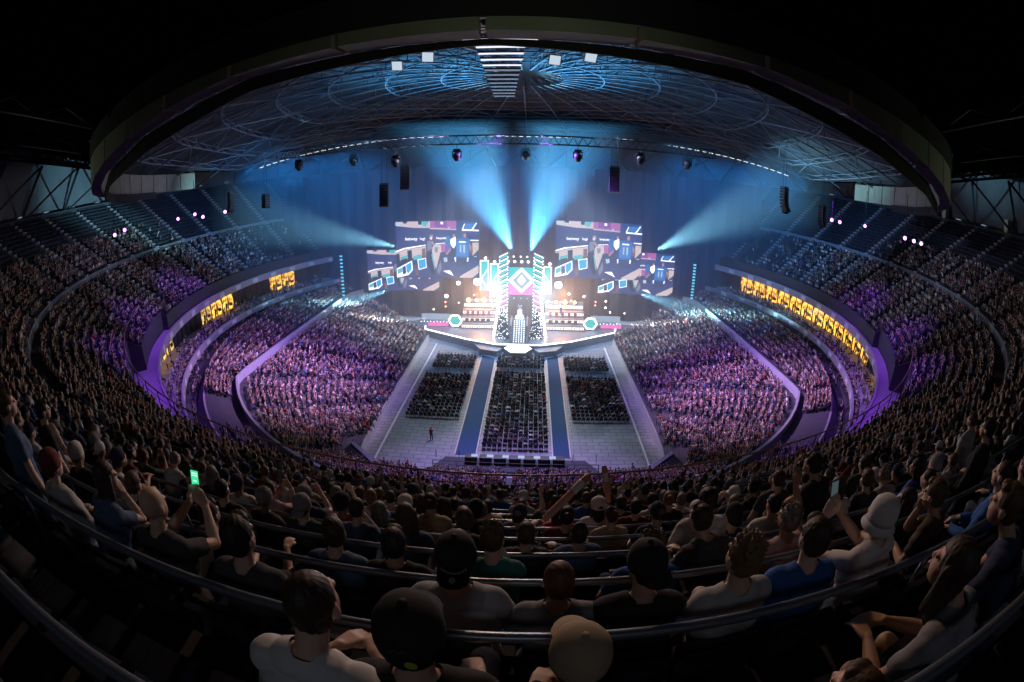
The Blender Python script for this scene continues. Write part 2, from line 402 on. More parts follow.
# line arrays
def line_array(x, y, ztop, n, label, ang=0., curve=.06, w=1.3, h=.42):
    root = empty('line_array_speaker', (x, y, ztop), ang); g = MB()
    g.tube([(-.4,0,.15),(-.4,0,36.5-ztop)], .03, 5); g.tube([(.4,0,.15),(.4,0,36.5-ztop)], .03, 5); g.each('hanging_cable', M_metal, root)
    MB().box((0,0,.1), (w*.9,.9,.14)).build('flying_frame', M_metal, root)
    yy, zz, t = 0., 0., 0.
    for k in range(n):
        R = Matrix.Rotation(t, 3, 'X')
        g = MB(); g.add([R @ Vector(p) + Vector((0, yy, zz-h/2)) for p in ((-w/2,-.45,-h/2*.95),(w/2,-.45,-h/2*.95),(w/2,.4,-h/2*.7),(-w/2,.4,-h/2*.7),(-w/2,-.45,h/2*.95),(w/2,-.45,h/2*.95),(w/2,.4,h/2*.7),(-w/2,.4,h/2*.7))],
              [(0,3,2,1),(4,5,6,7),(0,1,5,4),(1,2,6,5),(2,3,7,6),(3,0,4,7)])
        g.build('speaker_cabinet', M_case, root)
        d = R @ Vector((0,0,-h)); yy += d.y; zz += d.z; t -= curve*(k/n)*1.5
    return tag(root, label, 'speaker')
line_array(-15.4, 63, 32.2, 8, 'hanging black line array speaker below the truss, taller one over the big screen')
line_array(-19.4, 66, 29.8, 8, 'hanging black line array speaker over the left edge of the big left screen')
line_array(12.2, 62, 32.2, 8, 'hanging black line array speaker over the big right screen')
line_array(37.9, 62, 32.3, 9, 'hanging black line array speaker right of the screens, with bent lower end', .5, .16)
line_array(45.3, 62, 30.6, 8, 'hanging black line array speaker furthest from the screens on the right', .6, .12)
line_array(-45.5, 64, 31., 8, 'hanging black line array speaker near the upper left blue seats', -.6, .1)
line_array(-38.5, 64, 29.8, 5, 'short hanging black line array speaker left of the screens', -.5, .1)
# ceiling flood lights (square, bright) and the ladder of tubes in the middle
EM_flood = emis('flood_face', (.7,.85,1.), .75)
for x, y, l in ((-10.5,41.3,'far left of the four'), (-7.2,39.1,'second from the left'), (3.4,41.0,'third from the left'), (6.3,39.3,'far right of the four')):
    root = empty('ceiling_floodlight', (x, y, 41)); 
    g = MB(); g.lathe([(.28,.9),(.3,.6),(.8,.12),(.8,0)], 4, M=Matrix.Rotation(.9, 3, 'Z')); g.build('reflector_hood', mat('hood_alu', (.5,.52,.55), .4), root).rotation_euler.x = -.85
    MB().lathe([(0,-.03),(.66,-.03)], 4, M=Matrix.Rotation(.9, 3, 'Z')).build('lamp_face', EM_flood, root).rotation_euler.x = -.85
    MB().tube([(0,0,.9),(0,0,roofz(x,y)-41)], .04, 6).build('hanger', M_metal, root)
    tag(root, 'square pale floodlight hanging in the roof beside the tube ladder, %s' % l, 'floodlight')
EM_tube = emis('tube_light', (.8,.82,1.), 1.3); EM_tube2 = emis('tube_light_weak', (.5,.62,.85), .35)
names = ['nearest', 'second', 'third', 'fourth', 'fifth', 'sixth', 'seventh', 'eighth', 'ninth', 'tenth', 'eleventh', 'twelfth', 'last']
for i in range(13):
    y = 36.4 + i*2.2; hw = 2.05-.06*i if i else 2.9
    root = empty('tube_light', (-1.0-.1*i, y, 41.5)); MB().box((0,0,.16), (2*hw+.2,.4,.14)).build('tray', M_metal, root)
    MB().tube([(-hw,0,0),(hw,0,0)], .075, 8).build('tube', EM_tube if i < 5 else EM_tube2, root)
    tag(root, 'long white tube light across the ladder shaped roof row, %s one from the ring' % names[i], 'tube light')

# ------------------------------------------------------------------ backdrop behind the stage
g = MB(); n = 120
pts = [(-56+110*i/n, 100+.25*math.sin(i*1.7)) for i in range(n+1)]
vs = [(x, y, 0.) for x, y in pts] + [(x, y, 33.) for x, y in pts] + [(x, y+.12, 33.) for x, y in pts] + [(x, y+.12, 0.) for x, y in pts]
m_ = n+1; f = []
for i in range(n):
    for k in range(4): f.append((k*m_+i, k*m_+i+1, ((k+1) % 4)*m_+i+1, ((k+1) % 4)*m_+i))
g.add(vs, f); tag(g.build('backdrop_curtain', mat('backdrop_cloth', (.05,.06,.09), .95)), 'huge dark pleated curtain hung across the hall behind the stage', 'curtain')

# ------------------------------------------------------------------ video screens
def text_mesh(body, size, m, extrude=.01):
    cu = bpy.data.curves.new('txt', 'FONT'); cu.body = body; cu.size = size; cu.extrude = extrude; cu.align_x = 'LEFT'; cu.offset = .008*size
    t = bpy.data.objects.new('txt', cu); COL.objects.link(t); bpy.context.view_layer.update()
    me = bpy.data.meshes.new_from_object(t.evaluated_get(bpy.context.evaluated_depsgraph_get()))
    bpy.data.objects.remove(t); me.materials.clear(); me.materials.append(m); return me
SCOL = dict(navy=(.035,.045,.14), navy2=(.05,.06,.2), cream=(.75,.62,.62), white=(.85,.85,.95), pink=(.5,.12,.42), purple=(.25,.06,.35), teal=(.1,.55,.6), cyan=(.02,.45,.85),
            black=(.015,.015,.05), blue=(.02,.16,.50), blue2=(.05,.22,.65), brown=(.25,.10,.10), skin=(.55,.30,.28), grey=(.25,.27,.38), dblue=(.02,.06,.22), pale=(.55,.75,.85))
SM = {k: emis('screen_'+k, v, 2.0 if k == 'white' else .95) for k, v in SCOL.items()}
SK = list(SCOL)
def P(c, *pts): return (c, [(x/895., y/620.) for x, y in pts])
ART = [P('navy', (0,0),(895,0),(895,620),(0,620)),
 P('cream', (0,0),(380,0),(380,75),(200,70),(0,45)), P('pale', (0,8),(70,10),(70,40),(0,35)), P('black', (80,0),(130,0),(125,22),(85,18)), P('black', (250,0),(290,0),(290,38),(252,36)),
 P('teal', (292,0),(370,0),(340,55),(300,50)), P('pink', (380,0),(660,0),(660,85),(380,78)), P('purple', (430,0),(560,0),(560,70),(430,62)), P('white', (495,10),(520,10),(520,35),(495,35)),
 P('cream', (380,72),(660,88),(660,100),(380,86)), P('pale', (570,80),(585,60),(600,84)), P('dblue', (660,0),(895,0),(895,100),(660,95)), P('white', (720,92),(895,98),(895,112),(720,106)),
 P('white', (722,90),(745,30),(752,32),(732,92)), P('white', (820,95),(870,20),(880,22),(835,96)), P('blue2', (755,30),(860,25),(825,88),(745,88)),
 P('navy2', (0,50),(360,88),(895,120),(895,210),(560,235),(330,255),(0,320)),
 P('white', (0,322),(90,290),(330,256),(540,236),(540,243),(330,266),(100,302),(0,338)), P('cream', (0,345),(100,308),(330,274),(540,250),(540,330),(0,440)),
 P('white', (810,205),(895,207),(895,218),(810,216)), P('cream', (830,235),(895,235),(895,310),(830,380)), P('brown', (790,270),(830,260),(835,340),(800,370)),
 P('black', (0,360),(35,345),(45,520),(0,540)), P('black', (125,320),(175,312),(180,470),(130,480)), P('teal', (50,390),(120,370),(122,440),(52,470)), P('black', (52,420),(122,405),(122,470),(52,490)),
 P('teal', (190,380),(285,360),(285,425),(195,440)), P('brown', (285,300),(325,295),(330,400),(290,395)), P('black', (180,430),(330,400),(335,640),(180,640)),
 P('navy2', (0,500),(250,470),(895,420),(895,620),(0,620)),
 P('white', (0,520),(175,430),(180,535),(130,590),(0,620)), P('cyan', (105,480),(165,445),(168,528),(128,575),(112,560)), P('teal', (5,530),(60,505),(62,560),(8,585)), P('navy', (62,500),(100,482),(108,570),(66,590)),
 P('white', (235,420),(330,400),(335,510),(248,535)), P('cyan', (243,428),(324,409),(328,503),(254,525)),
 P('brown', (205,520),(240,505),(245,590),(215,600)), P('dblue', (250,545),(335,520),(340,590),(262,610)),
 # staff member and chair
 P('navy', (330,220),(360,190),(410,185),(440,260),(410,350),(335,350)), P('grey', (345,220),(390,205),(400,300),(350,330)), P('skin', (375,150),(410,145),(415,190),(380,192)), P('skin', (400,210),(440,265),(425,275),(390,240)),
 P('black', (330,345),(410,340),(430,560),(400,590),(350,470)), P('teal', (390,360),(402,358),(430,520),(420,530)),
 P('cream', (405,280),(430,258),(470,258),(495,285),(490,340),(440,520),(425,480),(398,330)), P('grey', (425,285),(465,285),(460,340),(430,340)),
 P('pink', (495,245),(560,240),(590,300),(540,340),(500,330)), P('purple', (540,270),(600,262),(600,330),(545,340)),
 P('grey', (450,540),(490,430),(500,520),(465,590)), P('white', (515,545),(590,540),(630,600),(600,585)), P('pale', (520,400),(560,395),(565,440),(530,450)),
 # players
 P('blue', (535,190),(580,160),(610,200),(600,300),(560,290)), P('white', (600,200),(650,170),(665,240),(630,300),(600,250)), P('skin', (622,150),(645,140),(648,172),(626,175)), P('skin', (545,355),(600,290),(612,305),(560,370)),
 P('navy', (600,300),(660,290),(660,430),(610,430)),
 P('blue', (655,195),(720,180),(795,200),(805,300),(785,400),(655,395)), P('blue2', (670,215),(780,212),(785,380),(665,380)), P('white', (690,220),(760,222),(760,235),(690,233)), P('pale', (700,260),(715,260),(712,340),(698,340)), P('pale', (735,258),(752,258),(752,345),(735,345)),
 P('skin', (735,140),(765,135),(768,180),(740,182)), P('skin', (800,230),(820,280),(815,330),(800,300)), P('navy', (655,395),(785,400),(770,500),(660,490)), P('white', (640,395),(655,395),(655,440),(645,440)), P('white', (775,400),(790,395),(785,440),(772,438)),
 P('cream', (700,600),(895,480),(895,560),(830,620),(690,620)), P('pale', (840,385),(880,375),(870,395))]
def screen(name, x0, x1, z0, z1, y, label, cover=1.):
    root = empty(name, ((x0+x1)/2, y, z0)); W, H = x1-x0, z1-z0; hx = W/2
    MB().box((0,.22,H/2), (W+.1,.3,H+.1)).build('panel_housing', M_case, root)
    g = MB()
    for i, (c, poly) in enumerate(ART):
        d = -.0004*(i+1)
        pl = [(min(1, max(0, u)), min(1, max(0, v))) for u, v in poly]
        g.add([(-hx+u*W, .06+d*6, H-v*H) for u, v in pl], [tuple(range(len(pl)))], SK.index(c))
    disp = g.build('display', [SM[k] for k in SK], root)
    for body, u, v, s in (('betway', .12, .30, .085), ('logi', .30, .295, .075), ('G', .42, .29, .07), ('bequiet', .50, .285, .065)):
        me = text_mesh(body, s*H*.9, SM['white']); t = bpy.data.objects.new('sponsor_lettering', me); COL.objects.link(t); t.parent = disp
        t.rotation_euler = (PI/2, 0, 0); t.location = (-hx+u*W, -.12, H-(v+.03)*H)
    g = MB()
    for sx in (-.8, .8): g.tube([(sx*hx, .3, H), (sx*hx, .3, 36-z0)], .04, 5)
    g.each('hanging_cable', M_metal, root)
    return tag(root, label, 'screen')
screen('video_screen', -24.7, -8.4, 11.1, 22.2, 89.2, 'big left video screen showing players in blue jerseys, above the smaller one')
screen('video_screen', 6.2, 22.8, 11.6, 22.5, 89.2, 'big right video screen showing players in blue jerseys, above the smaller one')
screen('video_screen', -32.1, -16.8, 7.7, 16.2, 92.5, 'smaller left video screen hanging lower, partly behind the big left screen')
screen('video_screen', 15.2, 30.9, 7.9, 16.6, 92.5, 'smaller right video screen hanging lower, partly behind the big right screen')

# ------------------------------------------------------------------ stage
M_deck = mat('stage_deck', (.16,.17,.20), .35, vary=.2, scale=1.)
M_whitedeck = mat('white_deck', (.75,.78,.82), .4)
EM_edge = emis('stage_edge_light', (.85,.93,1.), 3.); EM_pink = emis('led_pink', (.85,.14,.5), 1.3); EM_teal = emis('led_teal', (.02,.50,.50), 1.2)
EM_white = emis('led_white', (.90,.95,1.), 3.); EM_hot = emis('led_hot', (1.,.97,.93), 9.); EM_or = emis('blinder_orange', (1.,.45,.10), 14.); EM_warm = emis('blinder_warm', (1.,.72,.38), 12.)
EM_mild = emis('led_mild', (.45,.60,.8), .7); EM_sky = emis('led_sky', (.12,.55,.8), 1.6)
stage = empty('stage', (0, 84, 0))
def L_(poly): return [(x, y-84) for x, y in poly]
wing = [(-20.5,95),(-18.6,86),(-9.5,80.6),(-4.2,78.4),(3.6,78.4),(9.,80.6),(18.2,86.6),(20.,95)]
MB().prism(L_(wing), 0, 1.5).build('deck', M_deck, stage)
g = MB()
for a, b_ in zip(wing[:-1], wing[1:]): g.bar((a[0], a[1]-84-.02, 1.56), (b_[0], b_[1]-84-.02, 1.56), .28, .16)
g.build('edge_light', EM_edge, stage)
hexa = [(-.3+2.5*math.cos(rad(60*k)), 76.6-84+2.5*math.sin(rad(60*k))) for k in range(6)]
MB().prism(hexa, 0, 1.5).build('hexagon_front', M_deck, stage); hexf = COL.objects[-1]
MB().prism([(-.3+(x+.3)*.93, -7.4+(y+7.4)*.93) for x, y in hexa], 1.5, 1.6).build('hexagon_light', EM_white, hexf)
for s in (-1, 1):
    MB().prism([(-.3+s*2.8, -6.3), (-.3+s*3.6, -8.), (-.3+s*6.6, -7.), (-.3+s*8.2, -4.), (-.3+s*4.2, -5.4)], 0, 1.1).build('side_ramp', mat('ramp_grey', (.16,.17,.2), .6), stage)
g = MB()
for i in range(5): g.prism([(-8.8+2*i*.01, -5+1.1*i*0-.0), (8.2, -5.), (8.2, -4.6), (-8.8, -4.6)], .0+.1*i, .05+.1*i) if i == 0 else None
MB().prism([(-8.5,-5.6),(-4,-9.0),(3.4,-9.0),(8,-5.6)], 0, .12).build('white_apron', M_whitedeck, stage)
tag(stage, 'wide dark stage with glowing white edges and a bright hexagon at its front', 'stage')
# central stair with lights
st = empty('stage_stair', (-.3, 80, 1.5)); g = MB(); h = MB()
for i in range(12):
    g.box((0, .45*i, .11*(i+1)), (2.4,.46,.22*(i+1)-.0))
    for k in range(5): h.box((-.9+.45*k, .45*i-.24, .11+.22*i*.98), (.2,.05,.12))
g.build('treads', mat('tread_grey', (.25,.27,.3), .4), st); h.each('riser_light', EM_white, st)
for s in (-1, 1):
    g = MB(); g.prism([(s*1.3, -.6), (s*1.6, -.6), (s*1.6, 5.6), (s*1.3, 5.6)], 0, 3.2); g.build('side_wall', M_deck, st)
tag(st, 'narrow lit staircase climbing the middle of the stage between the towers', 'staircase')
tr = empty('trophy_plinth', (-.3, 85.8, 4.1)); MB().lathe([(.9,0),(.8,.6),(.45,.8),(.4,1.6),(.5,1.7)], 6).build('plinth', M_whitedeck, tr)
MB().lathe([(.15,1.7),(.12,1.9),(.2,2.0),(.5,2.7),(.52,2.8),(.0,2.6)], 12).build('cup', mat('silver_cup', (.7,.72,.75), .2, 1.), tr, True); tag(tr, 'silver trophy cup on a white plinth at the top of the lit staircase', 'trophy')
# pyramids of sparks: fans of tiny lamps on slanted black frames
for s, l in ((-1, 'left'), (1, 'right')):
    fr = empty('spark_frame', (-.3+s*3.0, 82.6, 1.5)); g = MB(); h = MB(); rnd = random.Random(5+s)
    g.add([(-1.3,-.9,0),(1.3,-.9,0),(.25,.6,5.6),(-.25,.6,5.6),(-1.3,-.7,0),(1.3,-.7,0),(.25,.8,5.6),(-.25,.8,5.6)], [(0,1,2,3),(5,4,7,6),(0,4,5,1),(1,5,6,2),(2,6,7,3),(3,7,4,0)])
    for _ in range(100):
        t = rnd.random()**1.3; hw = 1.2-1.0*t; x = rnd.uniform(-hw, hw); h.box((x, -.95+1.5*t, 5.6*t), (.10,.05,.10))
    pn = g.build('slanted_panel', mat('panel_graphite', (.06,.07,.09), .4), fr); h.each('small_lamp', EM_white, pn)
    tag(fr, 'slanted triangular panel dotted with tiny white lamps, %s of the staircase' % l, 'stage panel')
# led towers
def tower(x0, x1, label, s):
    root = empty('led_tower', ((x0+x1)/2, 86, 1.5)); w = (x1-x0); g = MB()
    H = 14.6
    for sx in (-w/2, w/2):
        for sy in (0, .9): g.box((sx, sy, H/2), (.14,.14,H))
    for i in range(15): g.box((0, .9, i), (w,.1,.1)); g.bar((-w/2, .9, i), (w/2, .9, i+.95), .08)
    g.build('frame', M_metal, root)
    g = MB()
    nb = 15
    for i in range(nb):
        z = .3+i*H/nb
        c = 1 if i > 7 else (2 if i > 3 else 0)
        g.bar((-w/2*s, -.02, z), (w/2*s, -.02, z+.75), .08, .30, mi=c)
        g.bar((-w/2*s, -.06, z+.42), (w/2*s, -.06, z+1.15), .06, .14, mi=0)
    g.each('led_strip', [EM_white, EM_teal, EM_pink], root)
    g = MB()
    for sx in (-w/2, w/2):
        for i in range(24): g.box((sx, -.1, .3+i*H/24), (.16,.1,.22))
    g.each('led_dot', EM_white, root)
    return tag(root, label, 'led tower')
tower(-4.15, -2.65, 'tall led tower with teal top and pink base, left of the diamond screen', 1)
tower(2.15, 3.8, 'tall led tower with teal top and pink base, right of the diamond screen', -1)
# hot white light legs standing in front of towers
for x, l in ((-4.1, 'left'), (3.7, 'right')):
    root = empty('light_column', (x, 84.6, 1.5)); g = MB(); h = MB()
    sgn = -1 if x < 0 else 1
    g.bar((sgn*.9, -1.4, 0), (-sgn*.3, 0.6, 8.2), .5, .3); g.build('mast', M_metal, root)
    for i in range(20):
        t = i/19; c = Vector((sgn*.9*(1-t)-sgn*.3*t, -1.65+2.*t, 8.2*t)); h.lathe([(0,-.16),(.22,-.1),(.25,.05),(.2,.14)], 8, c)
    h.each('lamp', EM_hot, root); tag(root, 'leaning column of blazing white lamps at the stage, %s of the staircase' % l, 'light column')
# centre diamond screen
root = empty('diamond_screen', (-.1, 87.2, 8.4)); MB().box((0,.2,2.7), (5.0,.25,5.4)).build('panel_housing', M_case, root)
g = MB()
def diam(cx, cz, r, t, mi, d):
    pts = [(cx+r, cz), (cx, cz+r), (cx-r, cz), (cx, cz-r)]
    for k in range(4):
        a, b_ = pts[k], pts[(k+1) % 4]; x0, z0, x1, z1 = a[0], a[1], b_[0], b_[1]
        g.bar((x0, -d, z0), (x1, -d, z1), .06, t, mi=mi)
g.quad((-2.45,0,0),(2.45,0,0),(2.45,0,2.2),(-2.45,0,2.2), 1); g.quad((-2.45,0,2.2),(2.45,0,2.2),(2.45,0,5.3),(-2.45,0,5.3), 2)
g.add([(0,-.05,.6),(1.9,-.05,2.8),(0,-.05,5.),(-1.9,-.05,2.8)], [(0,1,2,3)], 3)
diam(0, 2.8, 2.35, .16, 0, .1); diam(0, 2.8, 1.9, .12, 0, .12)
g.add([(0,-.14,1.9),(.8,-.14,2.8),(0,-.14,3.9),(-.8,-.14,2.8)], [(0,1,2,3)], 0)
g.add([(-2.3,-.08,.3),(-.6,-.08,.3),(-2.3,-.08,1.9)], [(0,1,2)], 1); g.add([(2.3,-.08,.3),(.6,-.08,.3),(2.3,-.08,1.9)], [(0,2,1)], 1)
g.build('display', [EM_white, EM_pink, EM_teal, EM_mild], root); tag(root, 'square led screen with a glowing white diamond between the two towers', 'screen')
# side led banners
def banner(x0, x1, z0, z1, label, flip=1):
    root = empty('led_banner', ((x0+x1)/2, 87, z0)); w, H = x1-x0, z1-z0
    MB().box((0,.2,H/2), (w,.2,H)).build('panel_housing', M_case, root); g = MB()
    g.quad((-w/2,.05,H*.45),(w/2,.05,H*.45),(w/2,.05,H),(-w/2,.05,H), 1); g.quad((-w/2,.05,0),(w/2,.05,0),(w/2,.05,H*.45),(-w/2,.05,H*.45), 2)
    for a, b_ in (((-w/2,0),(-w/2,H)), ((w/2,0),(w/2,H)), ((-w/2*flip,H*.35),(w/2*flip,H*.75)), ((-w/2*flip,H*.4),(w/2*flip,H*.05)), ((-w/2,H),(w/2,H))):
        g.bar((a[0],-.03,a[1]), (b_[0],-.03,b_[1]), .05, .16, mi=0)
    g.build('display', [EM_white, EM_teal, EM_mild], root); return tag(root, label, 'led banner')
banner(-7.8,-6.3,9.2,14.9,'teal and white led banner furthest left beside the big left screen', 1)
banner(-5.9,-4.5,8.,14.3,'teal and white led banner next to the left led tower', 1)
banner(4.,5.4,8.8,13.9,'teal and white led banner right of the right led tower', -1)
# upper lamp rows above the diamond screen
def stage_lamp(x, y, z, r, em, label=None, group=None):
    root = empty('stage_lamp', (x, y, z)); cn = MB().lathe([(r*.5,.0),(r*1.15,.0),(r*1.2,.3*r),(r*.7,1.4*r),(0,1.5*r)], 12, (0,0,0), Matrix.Rotation(-PI/2, 3, 'X')).build('can', M_case, root, True)
    MB().lathe([(0,-.25*r),(r*.6,-.18*r),(r*.95,.02)], 12, (0,0,0), Matrix.Rotation(-PI/2, 3, 'X')).build('lens', em, cn, True)
    return tag(root, label, 'lamp', group)
for k, x in enumerate((-2.6,-1.4,-.1,1.1,2.3)):
    stage_lamp(x, 86.4, 14.9, .3, EM_white, 'white lamp in the row above the diamond screen, %s from the left' % ordn(k+1), 'lamps above the diamond screen')
    if 0 < k < 4: stage_lamp(x-.2, 86.6, 15.8, .2, EM_white, 'small white lamp in the top row above the diamond screen, %s from the left' % ordn(k), 'top lamps above the diamond screen')
    stage_lamp(x, 86.4, 7.9, .24, EM_mild, 'white lamp in the row below the diamond screen, %s from the left' % ordn(k+1), 'lamps below the diamond screen')
# booths
def booth(x0, x1, label, s):
    root = empty('player_booth', ((x0+x1)/2, 87.5, 1.5)); w = x1-x0
    g = MB()
    for i in range(3): g.box((0, i*1.1, .5+i*.55), (w, 1.05, 1.0+i*1.1))
    g.box((0, 3.6, 2.4), (w,.3,4.8)); g.build('riser', mat('riser_grey', (.22,.20,.20), .5), root)
    g = MB(); h = MB(); rnd = random.Random(3)
    for i in range(3):
        z = .25+i*1.1; g.box((0, -.56+i*1.1, z+.25), (w*.98,.06,.5))
        for k in range(14): h.box((-w/2+.35+k*(w-.7)/13, -.62+i*1.1, z+.25), (.16,.08,.3 if (k+i) % 3 else .42))
    g.box((0, 3.4, 3.7), (w*.98,.06,.6)); g.each('led_front', emis('booth_warm', (1.,.80,.68), 1.9), root); h.each('led_dot', emis('booth_dots', (.6,.08,.12), .8), root)
    for k in range(5):
        g = MB(); g.box((-w/2+1.+k*(w-1.5)/5, .25, 1.65), (.7,.08,.45)); g.build('monitor', M_case, root)
    for k in range(5):
        g = MB(); x = -w/2+1.+k*(w-1.5)/5; g.box((x, 1.25, 2.15), (.5,.5,.12)); g.box((x, 1.5, 2.6), (.5,.12,.9)); g.build('gaming_chair', mat('gaming_chair_red', (.25,.05,.05), .6), root)
    return tag(root, label, 'booth')
booth(-11.6,-4.9,'long lit players booth with warm led fronts, left of the staircase', 1)
booth(4.6,12.2,'long lit players booth with warm led fronts, right of the staircase', -1)
for k, (x, l) in enumerate(((-10.6,'outer'),(-9.0,'second'),(-7.5,'third'),(-6.0,'fourth'),(-4.9,'inner'))):
    stage_lamp(x, 90.5, 6.3, .5 if k in (0,2) else .34, EM_or if k in (0,2) else EM_warm, 'glowing orange blinder lamp on top of the left booth, %s one' % l)
for k, (x, l) in enumerate(((5.0,'inner'),(6.7,'second'),(8.5,'third'),(10.4,'outer'))):
    stage_lamp(x, 90.5, 6.3, .5 if k == 2 else .34, EM_or if k == 2 else EM_warm, 'glowing orange blinder lamp on top of the right booth, %s one' % l)
# end desks
def end_desk(x0, x1, y, label, s):
    root = empty('caster_desk', ((x0+x1)/2, y, 1.5)); w = x1-x0
    g = MB(); g.prism([(-w/2,-.6),(w/2,-.2),(w/2,1.),(-w/2,1.2)], 0, .9); g.build('desk', M_deck, root)
    g = MB(); g.box((0,-.45,.45), (w*.95,.06,.7)); g.build('desk_front', EM_pink, root)
    g = MB(); g.box((0, 1.8, 1.2), (w,.12,1.5)); g.build('back_screen', EM_mild, root)
    g = MB()
    for k in range(9): g.lathe([(0,-.1),(.14,0),(0,.1)], 6, (-w/2+.4+k*(w-.8)/8, -.7, 1.+.1*(k % 2)))
    g.each('small_lamp', EM_white, root); return tag(root, label, 'desk')
end_desk(-20.2,-14.2, 88.5, 'glowing pink and white desk at the left end of the stage', 1)
end_desk(13.8,20., 89.5, 'glowing pink and white desk at the right end of the stage', -1)
for s, x in ((1,-12.9),(-1,13.4)):
    root = empty('team_logo_stand', (x, 87.6, 1.5)); g = MB()
    for k in range(6): a, b_ = rad(60*k), rad(60*k+60); g.bar((1.3*math.cos(a), 0, 1.4+1.2*math.sin(a)), (1.3*math.cos(b_), 0, 1.4+1.2*math.sin(b_)), .12, .3)
    g.build('ring', EM_white, root); MB().lathe([(0,0),(.95,.05)], 6, (0,.05,1.4), Matrix.Rotation(PI/2, 3, 'X')).build('emblem', EM_teal, root)
    MB().box((0,.2,.2), (.6,.5,.4)).build('foot', M_metal, root)
    tag(root, 'hexagonal teal sign with white rim at the %s end of the players booth' % ('left' if s > 0 else 'right'), 'sign')
# loose lamps hung around the stage (seen in the photo as points of light)
PTS = [(-12.2,88,10.3,.42,'w'),(6.9,88,10.3,.8,'w'),(9.,88,8.6,.25,'w'),(-8.6,88,10.6,.75,'w'),(-14.6,88,7.7,.4,'w'),(-14.8,88,6.5,.2,'p'),(-14.8,88,5.6,.2,'o'),(-12.2,88,6.4,.22,'p'),(-9.2,88,8.,.2,'p'),(-7.3,88,7.,.2,'p'),(-5.5,88,5.6,.2,'o'),
 (9.5,88,7.3,.25,'p'),(7.4,88,6.3,.25,'p'),(11.9,88,8.2,.25,'w'),(14.2,88,7.2,.18,'p'),(14.2,88,6.5,.18,'p'),(16.2,88,7.4,.2,'w'),(16.2,88,6.1,.2,'w'),(17.2,88,5.2,.16,'w'),(-17.2,88,5.,.16,'w'),(-6.9,87.5,15.3,.26,'w'),(-5.2,87.5,14.6,.28,'w'),(5.1,87.5,14.4,.3,'w'),(20.1,88,5.1,.15,'w')]
EM_p = emis('lamp_pink', (1.,.45,.4), 4.); EM_o = emis('lamp_amber', (1.,.4,.12), 5.)
for x, y, z, r, c in PTS:
    stage_lamp(x, y, z, r, {'w':EM_hot,'p':EM_p,'o':EM_o}[c], 'hanging %s stage lamp shining at the crowd, %s counted from %s' % ({'w':'white','p':'pinkish','o':'amber'}[c], ordn(sum(1 for q in PTS if q[4] == c and (q[0], q[2]) <= (x, z))), 'the left'), '%s lamps hung around the stage' % {'w':'white','p':'pinkish','o':'amber'}[c])
EM_mag = emis('lamp_magenta', (.75,.25,1.), 6.)
for i, (x, y, z) in enumerate([(-54.7,45,28.),(-52.1,45,28.4),(-54.6,60,28.1),(-50.5,60,28.4),(-48.7,60,27.8),(-43.9,60,28.1),(46.,60,28.8),(47.7,60,28.7),(53.3,60,28.9),(48.2,45,28.8),(50.2,45,28.7),(51.9,45,28.6)]):
    o = stage_lamp(x, y, z, .3, EM_mag, 'small violet lamp hung above the side seats, %s from the left' % ordn(i+1), 'violet lamps above the side seats'); o.rotation_euler.z = math.atan2(x, y)*-.8
    MB().tube([(0,.2,.2),(0,.2,5.6)], .05, 5).build('drop_pipe', M_metal, o)
for i, (ph, z0, z1) in enumerate(((83., 32., 36.), (68., 32., 36.))):
    o = MB().box((0,0,(z1-z0)/2), (1.1,1.1,z1-z0), rz=rad(ph)).build('pillar', mat('pillar_pale', (.55,.56,.50), .8), loc=pol(78.2, ph, 31.9)); struct(o)
    spot(pol(76, ph+2, 37.5), pol(78.2, ph, 33), 60, (.9,.95,.75), 60, 1., .2, 'pillar_light')
# led ladders hanging at both sides
for x, y, z0, z1, l in ((-37.,90,7.,16.,'left'),(34.5,90,8.,15.5,'right')):
    root = empty('led_ladder', (x, y, z0)); g = MB(); h = MB(); H = z1-z0
    for sx in (-.35,.35): g.box((sx,0,H/2), (.08,.08,H))
    g.tube([(0,0,H),(0,0,35-z0)], .03, 5); g.build('frame', M_metal, root)
    for i in range(12): h.box((0,-.06,.3+i*H/12), (.6,.06,.28))
    h.each('led_strip', EM_sky, root); tag(root, 'hanging blue led ladder, %s of the screens' % l, 'led ladder')

# ------------------------------------------------------------------ things on the arena floor
M_carp = mat('blue_carpet', (.02,.07,.17), .9, vary=.15, scale=2.)
for x0, x1, l in ((-6.55,-4.1,'left'), (4.65,6.7,'right')):
    root = empty('aisle_carpet', ((x0+x1)/2, 62, 0)); MB().box((0,0,.02), (x1-x0, 33.5, .04)).build('carpet', M_carp, root)
    g = MB()
    for s in (-1, 1): g.box((s*(x1-x0)/2, 0, .05), (.14, 33.5, .1))
    g.each('edge_strip', mat('pale_strip', (.6,.55,.5), .6), root)
    tag(root, 'long blue carpet aisle on the arena floor, %s of the middle seat block' % l, 'carpet')
